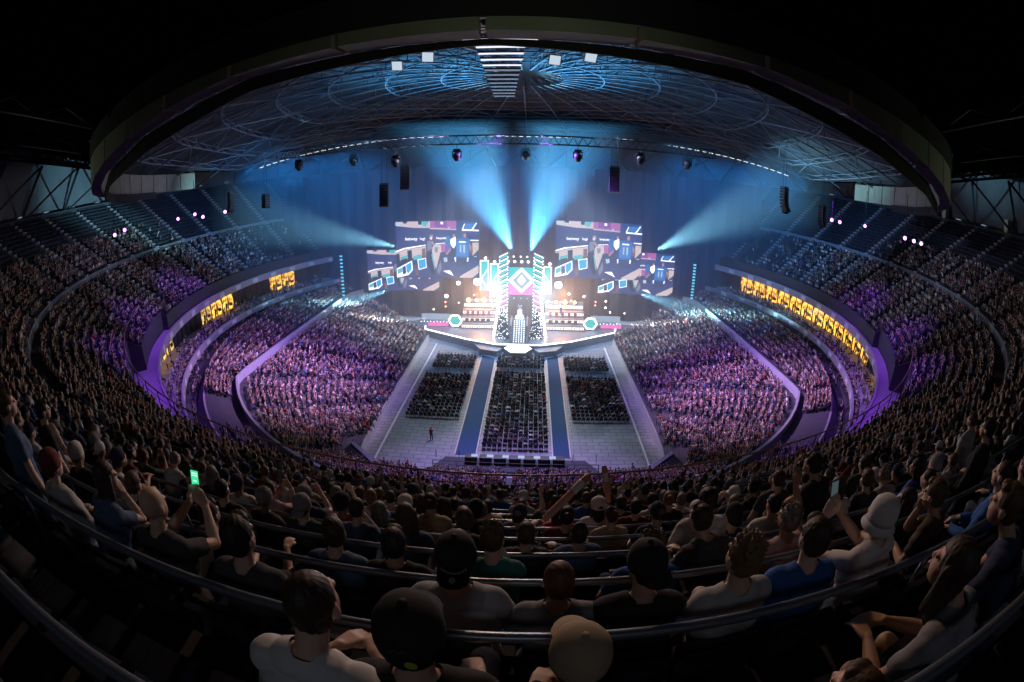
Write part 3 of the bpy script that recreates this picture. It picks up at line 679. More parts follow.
# crowd barriers in front of the stage and beside the blocks
def barrier(a, b_, label):
    a = Vector(a); b_ = Vector(b_); d = b_-a; root = empty('crowd_barrier', a); n = max(2, int(d.length/1.2)); g = MB(); g.tube([(0,0,1.1), d+Vector((0,0,1.1))], .04, 6); g.tube([(0,0,.15), d+Vector((0,0,.15))], .04, 6); g.build('rail', M_light_rail, root)
    g = MB()
    for i in range(n*6+1): p = d*(i/(n*6)); g.bar(p+Vector((0,0,.15)), p+Vector((0,0,1.1)), .025)
    g.build('bars', M_light_rail, root)
    return tag(root, label, 'barrier')
barrier((-14.5,76,0),(-7.,76,0),'long steel barrier before the stage in front of the left seat block')
barrier((7.2,76.3,0),(14.8,76.3,0),'long steel barrier before the stage in front of the right seat block')
for s, l in ((-1,'left'),(1,'right')):
    o = MB().box((s*15.6, 60, .06), (.18, 44, .12)).build('floor_line', mat('white_line', (.75,.76,.78), .5)); tag(o, 'long pale cable cover strip on the floor along the %s boards' % l, 'strip')
# front of house desk at the rear of the floor
root = empty('mixing_platform', (0.2, 42.8, 0)); MB().prism([(-8.9,-1.3),(9.6,-1.3),(8.0,1.2),(-7.6,1.2)], 0, .5).build('platform', mat('platform_black', (.02,.025,.04), .7), root)
g = MB()
for k in range(7): g.box((-4.6+1.6*k, .5, .9), (1.3,.8,.75), mi=0)
dk = g.each('desk', M_case, root)[0]
g = MB()
for k in range(6): g.box((-4.2+1.7*k, .5, 1.32), (.7,.5,.06))
g.each('desk_light', EM_mild, root)
g = MB()
for x in (-8.6,-6.,6.6,9.2): g.bar((x,-1.1,.5),(x,-1.1,1.5),.06); g.bar((x,1.,.5),(x,1.,1.5),.06)
for y in (-1.1,): g.bar((-8.6,y,1.5),(9.2,y,1.5),.05); g.bar((-8.6,y,1.),(9.2,y,1.),.05)
g.build('railing', M_metal, root)
tag(root, 'low black mixing platform with desks behind the middle seat block', 'platform')
# triangular covers at the rink corners
for s, l in ((-1,'left'),(1,'right')):
    root = empty('corner_cover', (s*15.8, 38.6, 0)); T = [(-2.4,-.2),(-1.4,2.6),(2.3,-.4),(3.,-1.6),(.2,-2.)]; T = [(-s*x, y) for x, y in T]
    if s > 0: T = T[::-1]
    g = MB(); g.prism(T, 2.9, 3.2); g.build('canopy', M_blackc, root)
    g = MB(); g.bar((s*1.4,2.6,3.3),(-s*3.,-1.5,3.3),.45,.12); g.build('edge_walk', mat('edge_grey', (.2,.22,.28), .6), root)
    for x, y in ((s*1.4,2.3),(-s*2.4,-.6),(s*2.2,-.1)): MB().box((x,y,1.45),(.18,.18,2.9)).build('post', M_metal, root)
    tag(root, 'black triangular canopy over the tunnel at the %s corner of the floor' % l, 'canopy')
# suites: flat panes whose noisy glow stands in for lit interiors
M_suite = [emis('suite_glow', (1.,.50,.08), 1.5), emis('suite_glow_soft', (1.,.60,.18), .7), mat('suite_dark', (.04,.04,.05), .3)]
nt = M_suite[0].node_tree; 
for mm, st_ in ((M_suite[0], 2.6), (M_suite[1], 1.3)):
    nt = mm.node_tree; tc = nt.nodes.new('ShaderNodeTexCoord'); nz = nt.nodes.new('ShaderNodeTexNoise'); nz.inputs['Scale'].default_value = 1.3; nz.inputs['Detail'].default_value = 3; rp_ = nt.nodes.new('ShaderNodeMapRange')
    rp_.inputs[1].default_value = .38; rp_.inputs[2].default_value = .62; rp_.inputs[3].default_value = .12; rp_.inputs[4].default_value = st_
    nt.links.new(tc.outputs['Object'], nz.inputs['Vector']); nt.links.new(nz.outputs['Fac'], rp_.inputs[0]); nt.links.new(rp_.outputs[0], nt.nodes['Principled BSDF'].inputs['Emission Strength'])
M_mull = mat('mullion', (.05,.05,.055), .6)
def suite(R, ph0, ph1, z0, z1, lit, label, grp, full):
    c = pol(R, (ph0+ph1)/2, z0); root = empty('suite_window', c, 0)
    def sw(g, fn, phs, closed=True, mi=0):
        n0 = len(g.v); g.sweep(fn, phs, closed, mi)
        for i in range(n0, len(g.v)): v = g.v[i]; g.v[i] = (v[0]-c.x, v[1]-c.y, v[2]-c.z)
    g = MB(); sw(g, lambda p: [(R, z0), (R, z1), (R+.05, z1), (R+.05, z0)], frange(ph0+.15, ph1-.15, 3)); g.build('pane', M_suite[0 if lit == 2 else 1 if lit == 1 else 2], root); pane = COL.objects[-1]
    g = MB()
    for a in (ph0, (ph0+ph1)/2, ph1): sw(g, lambda p: [(R-.12, z0), (R-.12, z1), (R, z1), (R, z0)], [a-.08, a+.08])
    sw(g, lambda p: [(R-.1, z1-.25), (R-.1, z1), (R, z1), (R, z1-.25)], [ph0, ph1])
    if lit: sw(g, lambda p: [(R-.1, z0+.6), (R-.1, z0+1.2), (R, z0+1.2), (R, z0+.6)], [ph0+.5, ph0+1.4]); sw(g, lambda p: [(R-.1, z0), (R-.1, z0+1.5), (R, z0+1.5), (R, z0)], [ph1-1.5, ph1-1.1])
    pane.parent = g.build('frame', M_mull, root)
    return tag(root, label, 'window', grp)
rs = random.Random(11)
LITL = {-110:2,-114:2,-94:2,-90:2,-86:1,-66:2,-62:2,-70:1}
for ph in range(-122, 122, 4):
    if abs(ph) < 34 or abs(ph+2) > 116: continue
    if ph < 0: lit = LITL.get(ph, 0)
    else: lit = 2 if ph > 66 else (1 if ph in (54,58) else 2 if ph == 62 else 0)
    lv = ['dark glass window box','dimly lit amber window box','brightly lit yellow window box'][lit]
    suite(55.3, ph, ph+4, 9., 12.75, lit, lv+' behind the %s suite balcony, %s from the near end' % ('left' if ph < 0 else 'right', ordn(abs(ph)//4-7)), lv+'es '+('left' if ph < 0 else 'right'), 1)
    lit2 = 1 if (ph in (-90,-86) or ph > 84) else 0
    if ph > 60: lit2 = max(lit2, 1 if ph % 8 else 0)
    lv = ['dark glass window','dimly lit amber window'][1 if lit2 else 0]
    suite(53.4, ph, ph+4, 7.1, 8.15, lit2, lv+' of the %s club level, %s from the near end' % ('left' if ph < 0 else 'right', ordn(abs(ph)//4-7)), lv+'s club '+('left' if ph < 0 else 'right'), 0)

# ------------------------------------------------------------------ haze and lights
hz = bpy.data.materials.new('stage_haze'); hz.use_nodes = True; nt = hz.node_tree; nt.nodes.clear()
out = nt.nodes.new('ShaderNodeOutputMaterial'); vs2 = nt.nodes.new('ShaderNodeVolumeScatter'); vs2.inputs['Density'].default_value = .009; vs2.inputs['Anisotropy'].default_value = .25
vs2.inputs['Color'].default_value = (.75,.9,1.,1); nt.links.new(vs2.outputs[0], out.inputs['Volume'])
g = MB(); g.box((-.5, 82.5, 19.6), (103, 33, 38.6)); hazeo = g.build('stage_haze', hz); tag(hazeo, 'thin bluish theatre haze filling the air around the stage', 'haze', kind='stuff')
BL = (.10,.50,.95); CY = (.35,.8,1.); WH = (.8,.92,1.)
# beams
BLUE_AREAS = []
spot((-2.0,87,17), (-13,66,46), 400000, BL, 38, 1.); spot((1.6,87,17), (9,66,46), 400000, BL, 38, 1.)
spot((-2.,87,17), (-8,76,45), 190000, CY, 13, 1.); spot((1.4,87,17), (5.,76,45), 190000, CY, 13, 1.)
spot((-25.2,90.6,17.2), (-52,72,27), 170000, CY, 26, .9); spot((26.4,90.6,17.6), (44,74,32), 150000, CY, 34, .9)
spot((-20.5,90.6,23.3), (-34,72,40), 60000, CY, 4, .5)
spot((-27.6,91,7.9), (-54,76,3), 150000, CY, 26, .9); spot((23.6,91,8.4), (52,76,4), 150000, CY, 26, .9)
spot((-18.,86,3.6), (-46,75,6.5), 200000, WH, 11, .8); spot((17.8,86.5,3.4), (46,77,7.5), 200000, WH, 11, .8)
spot((7.2,88,9.6), (30,84,12.5), 30000, WH, 2.5, .5)
for x, p in ((-34,1.), (0,.8), (34,1.)): BLUE_AREAS.append((x, p))
# unseen points added for the stage glow, warm left and right, white middle
for x, z, c, p in ((-8.2,7.8,(1.,.36,.07),7000), (8.2,7.8,(1.,.36,.08),6000), (-4.6,9.,(.7,.85,1.),7000), (4.2,9.,(.7,.85,1.),7000)):
    l = bpy.data.lights.new('stage_glow', 'POINT'); l.energy = p; l.color = c; l.shadow_soft_size = 1.; o = bpy.data.objects.new('stage_glow', l); COL.objects.link(o); o.location = (x, 91.2 if abs(x) > 6 else 84.5, z)
# ------------------------------------------------------------------ camera model (used only to find which seats fall inside the photograph)
_cm = cam.rotation_euler.to_matrix().transposed(); _cl = Vector(cam.location)
def inframe(p, m=8):
    q = _cm @ (Vector(p)-_cl); d = q.length; q = q/d; th = math.acos(max(-1, min(1, -q.z))); s = math.hypot(q.x, q.y) or 1e-6
    r = 950*math.sin(th/2); x = 512+r*q.x/s; y = 341-r*q.y/s
    return (-m < x < 1024+m and -m < y < 682+m and th < 1.5), x, y, d

# ------------------------------------------------------------------ vertex coloured material for the far crowd
def vcol_mat(name, rough=.8):
    m = bpy.data.materials.new(name); m.use_nodes = True; nt = m.node_tree; b = nt.nodes['Principled BSDF']; a = nt.nodes.new('ShaderNodeAttribute'); a.attribute_name = 'Col'
    nt.links.new(a.outputs['Color'], b.inputs['Base Color']); b.inputs['Roughness'].default_value = rough; return m
class Tpl:                                     # small person: verts, faces, colour class per face
    def __init__(s): s.g = MB()
    def ell(s, c, r, n, k, cls):
        pr = [(math.sin(PI*i/k), -math.cos(PI*i/k)) for i in range(k+1)]; g = MB(); g.lathe([(max(0, a), b_) for a, b_ in pr], n)
        s.g.add([(c[0]+v[0]*r[0], c[1]+v[1]*r[1], c[2]+v[2]*r[2]) for v in g.v], g.f, cls)
    def cap(s, a, b, ra, rb, n, cls): g = MB(); g.tube([a, b], [ra, rb], n); s.g.add(g.v, g.f, cls)
    def loft(s, rings, n, cls):               # rings: (y, z, rx, ry)
        vs = []
        for y, z, rx, ry in rings: vs += [(rx*math.cos(2*PI*k/n+PI/n), y+ry*math.sin(2*PI*k/n+PI/n), z) for k in range(n)]
        m = len(rings); f = [(i*n+k, i*n+(k+1) % n, (i+1)*n+(k+1) % n, (i+1)*n+k) for i in range(m-1) for k in range(n)] + [tuple(reversed(range(n))), tuple((m-1)*n+k for k in range(n))]
        s.g.add(vs, f, cls)
def small_person(hi, sit, arms, lean=.04):
    t = Tpl(); n, k = (8, 5) if hi else (5, 3); m = 6 if hi else 4; z0 = 0 if sit else .40
    t.loft([(-.12,.42+z0,.17,.12), (-.09,.62+z0,.15,.10), (-.05,.85+z0,.19,.12), (-.03,.98+z0,.20,.10), (-.01,1.04+z0,.09,.06)] if hi else [(-.12,.42+z0,.17,.12), (-.05,.85+z0,.2,.12), (-.02,1.03+z0,.12,.07)], n, 1)
    t.cap((0,0,1.02+z0), (0,.01,1.12+z0), .05, .05, m, 0)
    t.ell((0,.02,1.20+z0), (.075,.092,.115), n, k, 0)
    t.ell((0,-.008,1.225+z0), (.084,.094,.112), n, k, 3)
    for s in (-1, 1):
        if arms == 'up': e, h = (s*.28,.15,1.0+z0), (s*.24,.25,1.35+z0)
        elif arms == 'clap': e, h = (s*.27,.12,.80+z0), (s*.04,.30,1.0+z0)
        else: e, h = (s*.27,-.02,.74+z0), (s*.13,.22,.62+z0)
        t.cap((s*.20,-.04,.97+z0), e, .055, .042, m, 1); t.cap(e, h, .038, .03, m, 0)
        if hi: t.ell(h, (.035,.045,.04), 5, 4, 0)
        if sit: t.cap((s*.1,-.08,.5), (s*.13,.36,.5), .085, .06, m, 2); t.cap((s*.13,.36,.5), (s*.13,.32,.04), .055, .04, m, 2)
        else: t.cap((s*.09,-.1,.86), (s*.1,-.06,.04), .09, .05, m, 2)
    return t.g
SKIN = [(.55,.36,.27), (.62,.42,.32), (.46,.29,.2), (.66,.47,.37), (.35,.21,.14)]
HAIRC = [(.03,.02,.015), (.06,.035,.02), (.11,.065,.035), (.02,.02,.02), (.25,.16,.08), (.05,.05,.06)]
SHIRTS = [(.012,.012,.015), (.02,.022,.03), (.03,.03,.035), (.015,.02,.035), (.025,.025,.03), (.55,.56,.58), (.75,.75,.76), (.03,.03,.04), (.02,.02,.025), (.05,.07,.13), (.12,.13,.15), (.3,.31,.33), (.04,.06,.16), (.35,.05,.05), (.10,.22,.4), (.08,.14,.09), (.28,.2,.3), (.6,.55,.5), (.07,.08,.1), (.42,.44,.5)]
PANTS = [(.03,.04,.08), (.05,.06,.1), (.02,.02,.025), (.12,.11,.1)]
def make_mass(name, m, tpls, inst):            # inst rows: x, y, z, rz, scale, tpl index
    inst = np.array(inst); VS = []; CS = []; LT = []; LV = []; off = 0; rng = np.random.default_rng(4)
    for ti, g in enumerate(tpls):
        I = inst[inst[:, 5] == ti]; k = len(I)
        if not k: continue
        V = np.array(g.v, float); n = len(V); cls = np.zeros(n, int)
        for f, mi in zip(g.f, g.m):
            for v in f: cls[v] = mi
        c, s = np.cos(I[:, 3]), np.sin(I[:, 3]); sc = I[:, 4]
        P = np.empty((k, n, 3)); sx = rng.uniform(.92, 1.12, k)
        X = V[None, :, 0]*sx[:, None]; Y = V[None, :, 1]; lean = rng.uniform(-.05, .18, k)
        Y = Y + np.maximum(0, V[None, :, 2]-.45)*lean[:, None]; X = X + np.maximum(0, V[None, :, 2]-.45)*rng.uniform(-.08, .08, k)[:, None]
        P[:, :, 0] = (X*c[:, None]-Y*s[:, None])*sc[:, None]+I[:, 0, None]; P[:, :, 1] = (X*s[:, None]+Y*c[:, None])*sc[:, None]+I[:, 1, None]; P[:, :, 2] = V[None, :, 2]*sc[:, None]+I[:, 2, None]
        pal = [np.array(SKIN)[rng.integers(0, len(SKIN), k)], np.array(SHIRTS)[rng.integers(0, len(SHIRTS), k)]*rng.uniform(.7, 1.25, (k, 1)), np.array(PANTS)[rng.integers(0, len(PANTS), k)], np.array(HAIRC)[rng.integers(0, len(HAIRC), k)]]
        pal = np.stack(pal, 1)                 # k,4,3
        CC = pal[:, cls, :]; C4 = np.ones((k, n, 4)); C4[:, :, :3] = CC
        VS.append(P.reshape(-1, 3)); CS.append(C4.reshape(-1, 4))
        lens = np.array([len(f) for f in g.f]); fl = np.concatenate([np.array(f) for f in g.f])
        LT.append(np.tile(lens, k)); LV.append((fl[None, :]+(np.arange(k)*n)[:, None]+off).reshape(-1)); off += n*k
    VS = np.concatenate(VS); CS = np.concatenate(CS); LT = np.concatenate(LT); LV = np.concatenate(LV)
    me = bpy.data.meshes.new(name); me.vertices.add(len(VS)); me.vertices.foreach_set('co', VS.astype(np.float32).ravel())
    me.loops.add(len(LV)); me.loops.foreach_set('vertex_index', LV.astype(np.int32)); me.polygons.add(len(LT))
    st = np.concatenate([[0], np.cumsum(LT)[:-1]]); me.polygons.foreach_set('loop_start', st.astype(np.int32)); me.polygons.foreach_set('use_smooth', np.ones(len(LT), bool))
    me.update(calc_edges=True); a = me.attributes.new('Col', 'FLOAT_COLOR', 'POINT'); a.data.foreach_set('color', CS.astype(np.float32).ravel())
    me.materials.append(m); o = bpy.data.objects.new(name, me); COL.objects.link(o); return o
def seat_tpl():
    g = MB(); g.box((0,-.12,.43), (.44,.40,.05)); M = Matrix.Rotation(-.18, 3, 'X'); g.box((0,-.33,.66), (.44,.05,.46), M=M); g.box((0,-.28,.2), (.3,.06,.42)); return g

def mass_occ(k, ph):                           # how full a place is
    a = abs(ph)
    if k >= 10: return .93 if a < 74 else (.75 if a < 82 else (.12 if a < 90 else 0.))
    if a < 92: return .95
    return max(.12, .9-(a-92)*.035)
rnd = random.Random(21)
slots = []                                     # (k, ph, x, y, z, rz)
for k in range(-3, NK):
    if k == KA: continue
    R = rowR(k)+.45; dph = math.degrees(.52/R); n = int(118/dph)
    for i in range(-n, n+1):
        ph = i*dph
        sp = min((abs(ph-s) for s in STAIRS), default=9)
        if sp < math.degrees(.80/R): continue
        p = pol(R, ph, rowZ(k))
        if p.y > 99 and abs(p.x) < 57: continue
        if (k < 0 and abs(ph) < 46.8) or (k < -2 and abs(ph) < 63.8): continue
        slots.append((k, ph, p.x, p.y, p.z, rad(ph)))
# ------------------------------------------------------------------ people: one continuous body each, grown over a skeleton
def ell_g(g, c, r, M=None, n=14, k=10):
    t = MB(); t.lathe([(math.sin(PI*i/k), -math.cos(PI*i/k)) for i in range(k+1)], n); M = M or Matrix.Identity(3)
    g.add([Vector(c)+M @ Vector((v[0]*r[0], v[1]*r[1], v[2]*r[2])) for v in t.v], t.f)
def cap_g(g, a, b, ra, rb, n=12):
    a = Vector(a); b = Vector(b); d = b-a; L = max(d.length, 1e-4); q = d.to_track_quat('Z', 'Y').to_matrix()
    pr = [(ra*math.cos(t), -ra*math.sin(t)) for t in (PI/2*.999, PI/3, PI/6, 0)] + [(rb*math.cos(t), L+rb*math.sin(t)) for t in (0, PI/6, PI/3, PI/2*.999)]
    g.lathe([(max(r, 1e-5), z) for r, z in pr], n, a, q)
def ik(S, H, l1, l2, pole):
    S = Vector(S); H = Vector(H); d = H-S; L = min(d.length, (l1+l2)*.995); u = d.normalized(); a = (l1*l1-l2*l2+L*L)/(2*L); h = math.sqrt(max(0, l1*l1-a*a))
    p = Vector(pole); p = (p-u*p.dot(u)).normalized(); return S+u*a+p*h, S+u*L
def build_pose(sit=True, lean=0., hl=None, hr=None, hyaw=0., hpitch=0., curl=.5, pl=(-.6,-.5,-.6), pr=(.6,-.5,-.6), twist=0., spread=.02, dirl=None, dirr=None, vox=.0085):
    B = []                                     # bones: (tag, a, b, ra, rb)
    hipz = .52 if sit else .93; hy = -.10 if sit else -.06
    T = Matrix.Rotation(-lean, 3, 'X') @ Matrix.Rotation(twist, 3, 'Z'); hip = Vector((0, hy, hipz))
    def tr(x, y, z): return hip + T @ Vector((x, y, z))
    pel, wai, che, shz = tr(0,0,0), tr(0,.0,.17), tr(0,.01,.36), .49
    B += [('pelvis', pel+Vector((-.07,0,0)), pel+Vector((.07,0,0)), .125, .125), ('torso', pel, wai, .125, .115), ('torso', wai+T@Vector((-.035,0,0)), wai+T@Vector((.035,0,0)), .112, .112), ('torso', tr(-.07,.01,.33), tr(.07,.01,.33), .125, .125), ('torso', tr(-.06,0,.20), tr(-.085,0,.38), .10, .105), ('torso', tr(.06,0,.20), tr(.085,0,.38), .10, .105),
          ('torso', tr(-.15,0,.475), tr(.15,0,.475), .062, .062), ('torso', tr(-.07,-.01,.50), tr(.07,-.01,.50), .062, .062), ('torso', tr(-.15,0,.46), tr(0,-.01,.545), .05, .045), ('torso', tr(.15,0,.46), tr(0,-.01,.545), .05, .045)]
    nk0, nk1 = tr(0,-.01,.52), tr(0,.02,.64)
    B.append(('neck', nk0, nk1, .056, .053))
    Hd = Matrix.Rotation(hyaw, 3, 'Z') @ Matrix.Rotation(-hpitch-lean*.4, 3, 'X'); hc = tr(0,.03,.71)
    for s, H, pole, dr in ((-1, hl, pl, dirl), (1, hr, pr, dirr)):
        S = tr(s*.175, 0, .465)
        if H is None: H = (s*.13, .20, .64) if sit else (s*.27, .03, .80)
        E, W = ik(S, H, .29, .25, pole)
        B += [('uparm', S, E, .052, .041), ('forearm', E, E+(W-E)*.35, .042, .043), ('forearm', E+(W-E)*.35, W, .043, .026)]
        d = Vector(dr).normalized() if dr else ((W-E).normalized()*.7+Vector((0,.3,-.25 if sit else -.6))).normalized()
        side = d.cross(Vector((0,0,1)))
        if side.length < .2: side = Vector((1,0,0))
        side.normalize(); nrm = side.cross(d).normalized()     # back of the hand
        if abs(nrm.z) > .3 and nrm.z < 0: nrm = -nrm
        for i in range(4):
            o = (i-1.5)*.020; r0 = W+d*.01+side*o*.7; k0 = W+d*.088+side*o; B.append(('hand', r0, k0, .0155, .0125))
            ln = (.038,.044,.041,.032)[i]; c = d.copy(); p = k0; cc = curl*(1+.12*i)
            for j in range(3):
                c = (c*math.cos(cc*.55)-nrm*math.sin(cc*.55)).normalized(); nrm2 = nrm; q = p+c*ln*(1-.22*j)
                B.append(('finger', p, q, .0098-.0008*j, .009-.0008*j)); p = q
        ts = -side*s if True else side
        t0 = W+d*.03+ts*.02; t1 = t0+(d*.7+ts*.6-nrm*.25).normalized()*.042; t2 = t1+(d*.95+ts*.15-nrm*.3).normalized()*.03
        B += [('finger', t0, t1, .0135, .0115), ('finger', t1, t2, .011, .0095)]
        if sit:
            h0 = pel+Vector((s*.09,.02,-.02)); kn = Vector((s*(.12+spread), hy+.44, .50)); an = Vector((s*(.12+spread*1.3), hy+.42, .09))
        else:
            h0 = pel+Vector((s*.085,0,-.04)); kn = Vector((s*.10, hy+.03, .49)); an = Vector((s*.11, hy-.02, .09))
        B += [('thigh', h0, kn, .088, .058), ('calf', kn, kn+(an-kn)*.3+Vector((0,-.015,0)), .056, .055), ('calf', kn+(an-kn)*.3+Vector((0,-.015,0)), an, .055, .037), ('foot', an-Vector((0,.03,.045)), an+Vector((0,.15,-.055)), .04, .034)]
    g = MB()
    for t, a, b, ra, rb in B: cap_g(g, a, b, ra, rb, 14 if t in ('torso','pelvis','thigh') else 10)
    def hp(x, y, z): return hc + Hd @ Vector((x, y, z))
    hb = []
    for c, r in (((0,-.008,.022), (.074,.092,.098)), ((0,.028,-.040), (.058,.068,.080)), ((0,.055,-.085), (.034,.032,.03)), ((0,.083,.012), (.05,.016,.012)), ((0,.100,-.018), (.011,.018,.022)), ((0,.086,-.058), (.024,.013,.012)), ((.076,-.004,-.018), (.010,.021,.032)), ((-.076,-.004,-.018), (.010,.021,.032))):
        ell_g(g, hp(*c), r, Hd, 16, 12); hb.append((hp(*c), max(r)))
    me = bpy.data.meshes.new('body'); me.from_pydata([tuple(v) for v in g.v], [], g.f); o = bpy.data.objects.new('body_tmp', me); COL.objects.link(o)
    md = o.modifiers.new('r', 'REMESH'); md.mode = 'VOXEL'; md.voxel_size = vox; md.adaptivity = 0.; sm = o.modifiers.new('s', 'SMOOTH'); sm.factor = .5; sm.iterations = 3
    bpy.context.view_layer.update(); me2 = bpy.data.meshes.new_from_object(o.evaluated_get(bpy.context.evaluated_depsgraph_get())); bpy.data.objects.remove(o); me2.name = 'body'
    me2.polygons.foreach_set('use_smooth', [True]*len(me2.polygons))
    n = len(me2.vertices); co = np.empty(n*3, np.float32); me2.vertices.foreach_get('co', co); co = co.reshape(-1, 3)
    best = np.full(n, 1e9); tagv = np.empty(n, object); tp = np.zeros(n)
    for t, a, b, ra, rb in B:
        a_ = np.array(a); d = np.array(b)-a_; L2 = max(float(d@d), 1e-8); u = np.clip(((co-a_)@d)/L2, 0, 1); dist = np.linalg.norm(co-(a_+u[:, None]*d), axis=1)-(ra+(rb-ra)*u)
        m = dist < best; best[m] = dist[m]; tagv[m] = t; tp[m] = u[m]
    for c, r in hb[:6]:
        dist = np.linalg.norm(co-np.array(c), axis=1)-r*.95; m = dist < best; best[m] = dist[m]; tagv[m] = 'head'
    # parameter along whole arm / leg
    nk = np.array(nk0)
    return dict(me=me2, co=co, tag=tagv, t=tp, head=(hc, Hd), nk=nk, T=T, bones=B)
def garment(P, name, sel, off, amp=.004):
    me = P['me']; co = P['co']; n = len(co); nr = np.empty(n*3, np.float32); me.vertices.foreach_get('normal', nr); nr = nr.reshape(-1, 3)
    nl = len(me.loops); lv = np.empty(nl, np.int32); me.loops.foreach_get('vertex_index', lv); npg = len(me.polygons); ls = np.empty(npg, np.int32); lt = np.empty(npg, np.int32)
    me.polygons.foreach_get('loop_start', ls); me.polygons.foreach_get('loop_total', lt)
    ok = np.add.reduceat(sel[lv].astype(int), ls) == lt
    idx = np.where(ok)[0]; faces = [lv[ls[i]:ls[i]+lt[i]] for i in idx]; used = np.unique(np.concatenate(faces)); mp = -np.ones(n, int); mp[used] = np.arange(len(used))
    c = co[used]; w = np.sin(c[:, 0]*37+c[:, 2]*23)*np.sin(c[:, 2]*41+c[:, 1]*31)*np.cos(c[:, 1]*29-c[:, 0]*19)
    v = c+nr[used]*(off+amp*w)[:, None]
    m2 = bpy.data.meshes.new(name); m2.from_pydata(v.tolist(), [], [mp[f].tolist() for f in faces]); m2.polygons.foreach_set('use_smooth', [True]*len(m2.polygons)); m2.update(); return m2
def isin(P, *tags): return np.isin(P['tag'].astype(str), tags)
def finish(P):
    ua = isin(P, 'uparm'); nkd = np.linalg.norm(P['co']-P['nk'], axis=1)
    base = isin(P, 'torso') | (isin(P, 'pelvis') & (P['co'][:, 2] > P['co'][isin(P, 'pelvis')][:, 2].mean()-.02))
    base |= isin(P, 'neck') & (P['t'] < .10); base &= nkd > .035
    P['tee'] = garment(P, 'shirt', base | (ua & (P['t'] < .62)), .013, .005)
    P['long'] = garment(P, 'sweater', base | ua | isin(P, 'forearm'), .017, .007)
    P['jeans'] = garment(P, 'trousers', isin(P, 'pelvis', 'thigh', 'calf'), .010, .003)
    P['shorts'] = garment(P, 'shorts', isin(P, 'pelvis') | (isin(P, 'thigh') & (P['t'] < .88)), .014, .004)
    P['shoeL'] = garment(P, 'shoe', isin(P, 'foot') & (P['co'][:, 0] < 0), .012, .001); P['shoeR'] = garment(P, 'shoe', isin(P, 'foot') & (P['co'][:, 0] > 0), .012, .001)
    return P
POSES = {
 'lap': dict(lean=.06), 'lap2': dict(lean=.16, hyaw=.25, hl=(-.10,.25,.62), hr=(.08,.24,.63), hpitch=.12),
 'forward': dict(lean=.50, hl=(-.09,.40,.66), hr=(.06,.41,.66), hpitch=-.25),
 'chin': dict(lean=.30, hr=(.04,.22,1.02), hl=(-.02,.26,.66), pr=(.3,.1,-1), hyaw=-.12, curl=.9, dirr=(-.2,-.1,.7)),
 'phone': dict(lean=.10, hl=(-.075,.36,.98), hr=(.075,.36,.98), pl=(-.6,0,-1), pr=(.6,0,-1), hyaw=.0, curl=.8, dirl=(.3,.1,.8), dirr=(-.3,.1,.8)),
 'crossed': dict(lean=-.05, hl=(.12,.17,.80), hr=(-.12,.19,.78), curl=.4, hyaw=-.2),
 'raise': dict(lean=.05, hr=(.28,.26,1.28), pr=(.5,-.1,-.9), curl=1.2, dirr=(.1,.1,1)),
 'wide': dict(lean=.1, hl=(-.48,.05,.92), hr=(.10,.22,.64), pl=(-.3,-.8,-.5), hyaw=.4, hpitch=.05),
 'stand': dict(sit=False, lean=.05), 'stand_lean': dict(sit=False, lean=.42, hl=(-.2,.42,.98), hr=(.16,.44,.98), hpitch=-.1), 'stand_phone': dict(sit=False, lean=.03, hr=(.08,.32,1.30), hl=(-.24,.05,.86), pr=(.5,0,-1), curl=.8, hyaw=.2),
}
PO = {k: finish(build_pose(**v)) for k, v in POSES.items()}
PL = {k: finish(build_pose(vox=.0135, **v)) for k, v in POSES.items() if not k.startswith('stand')}
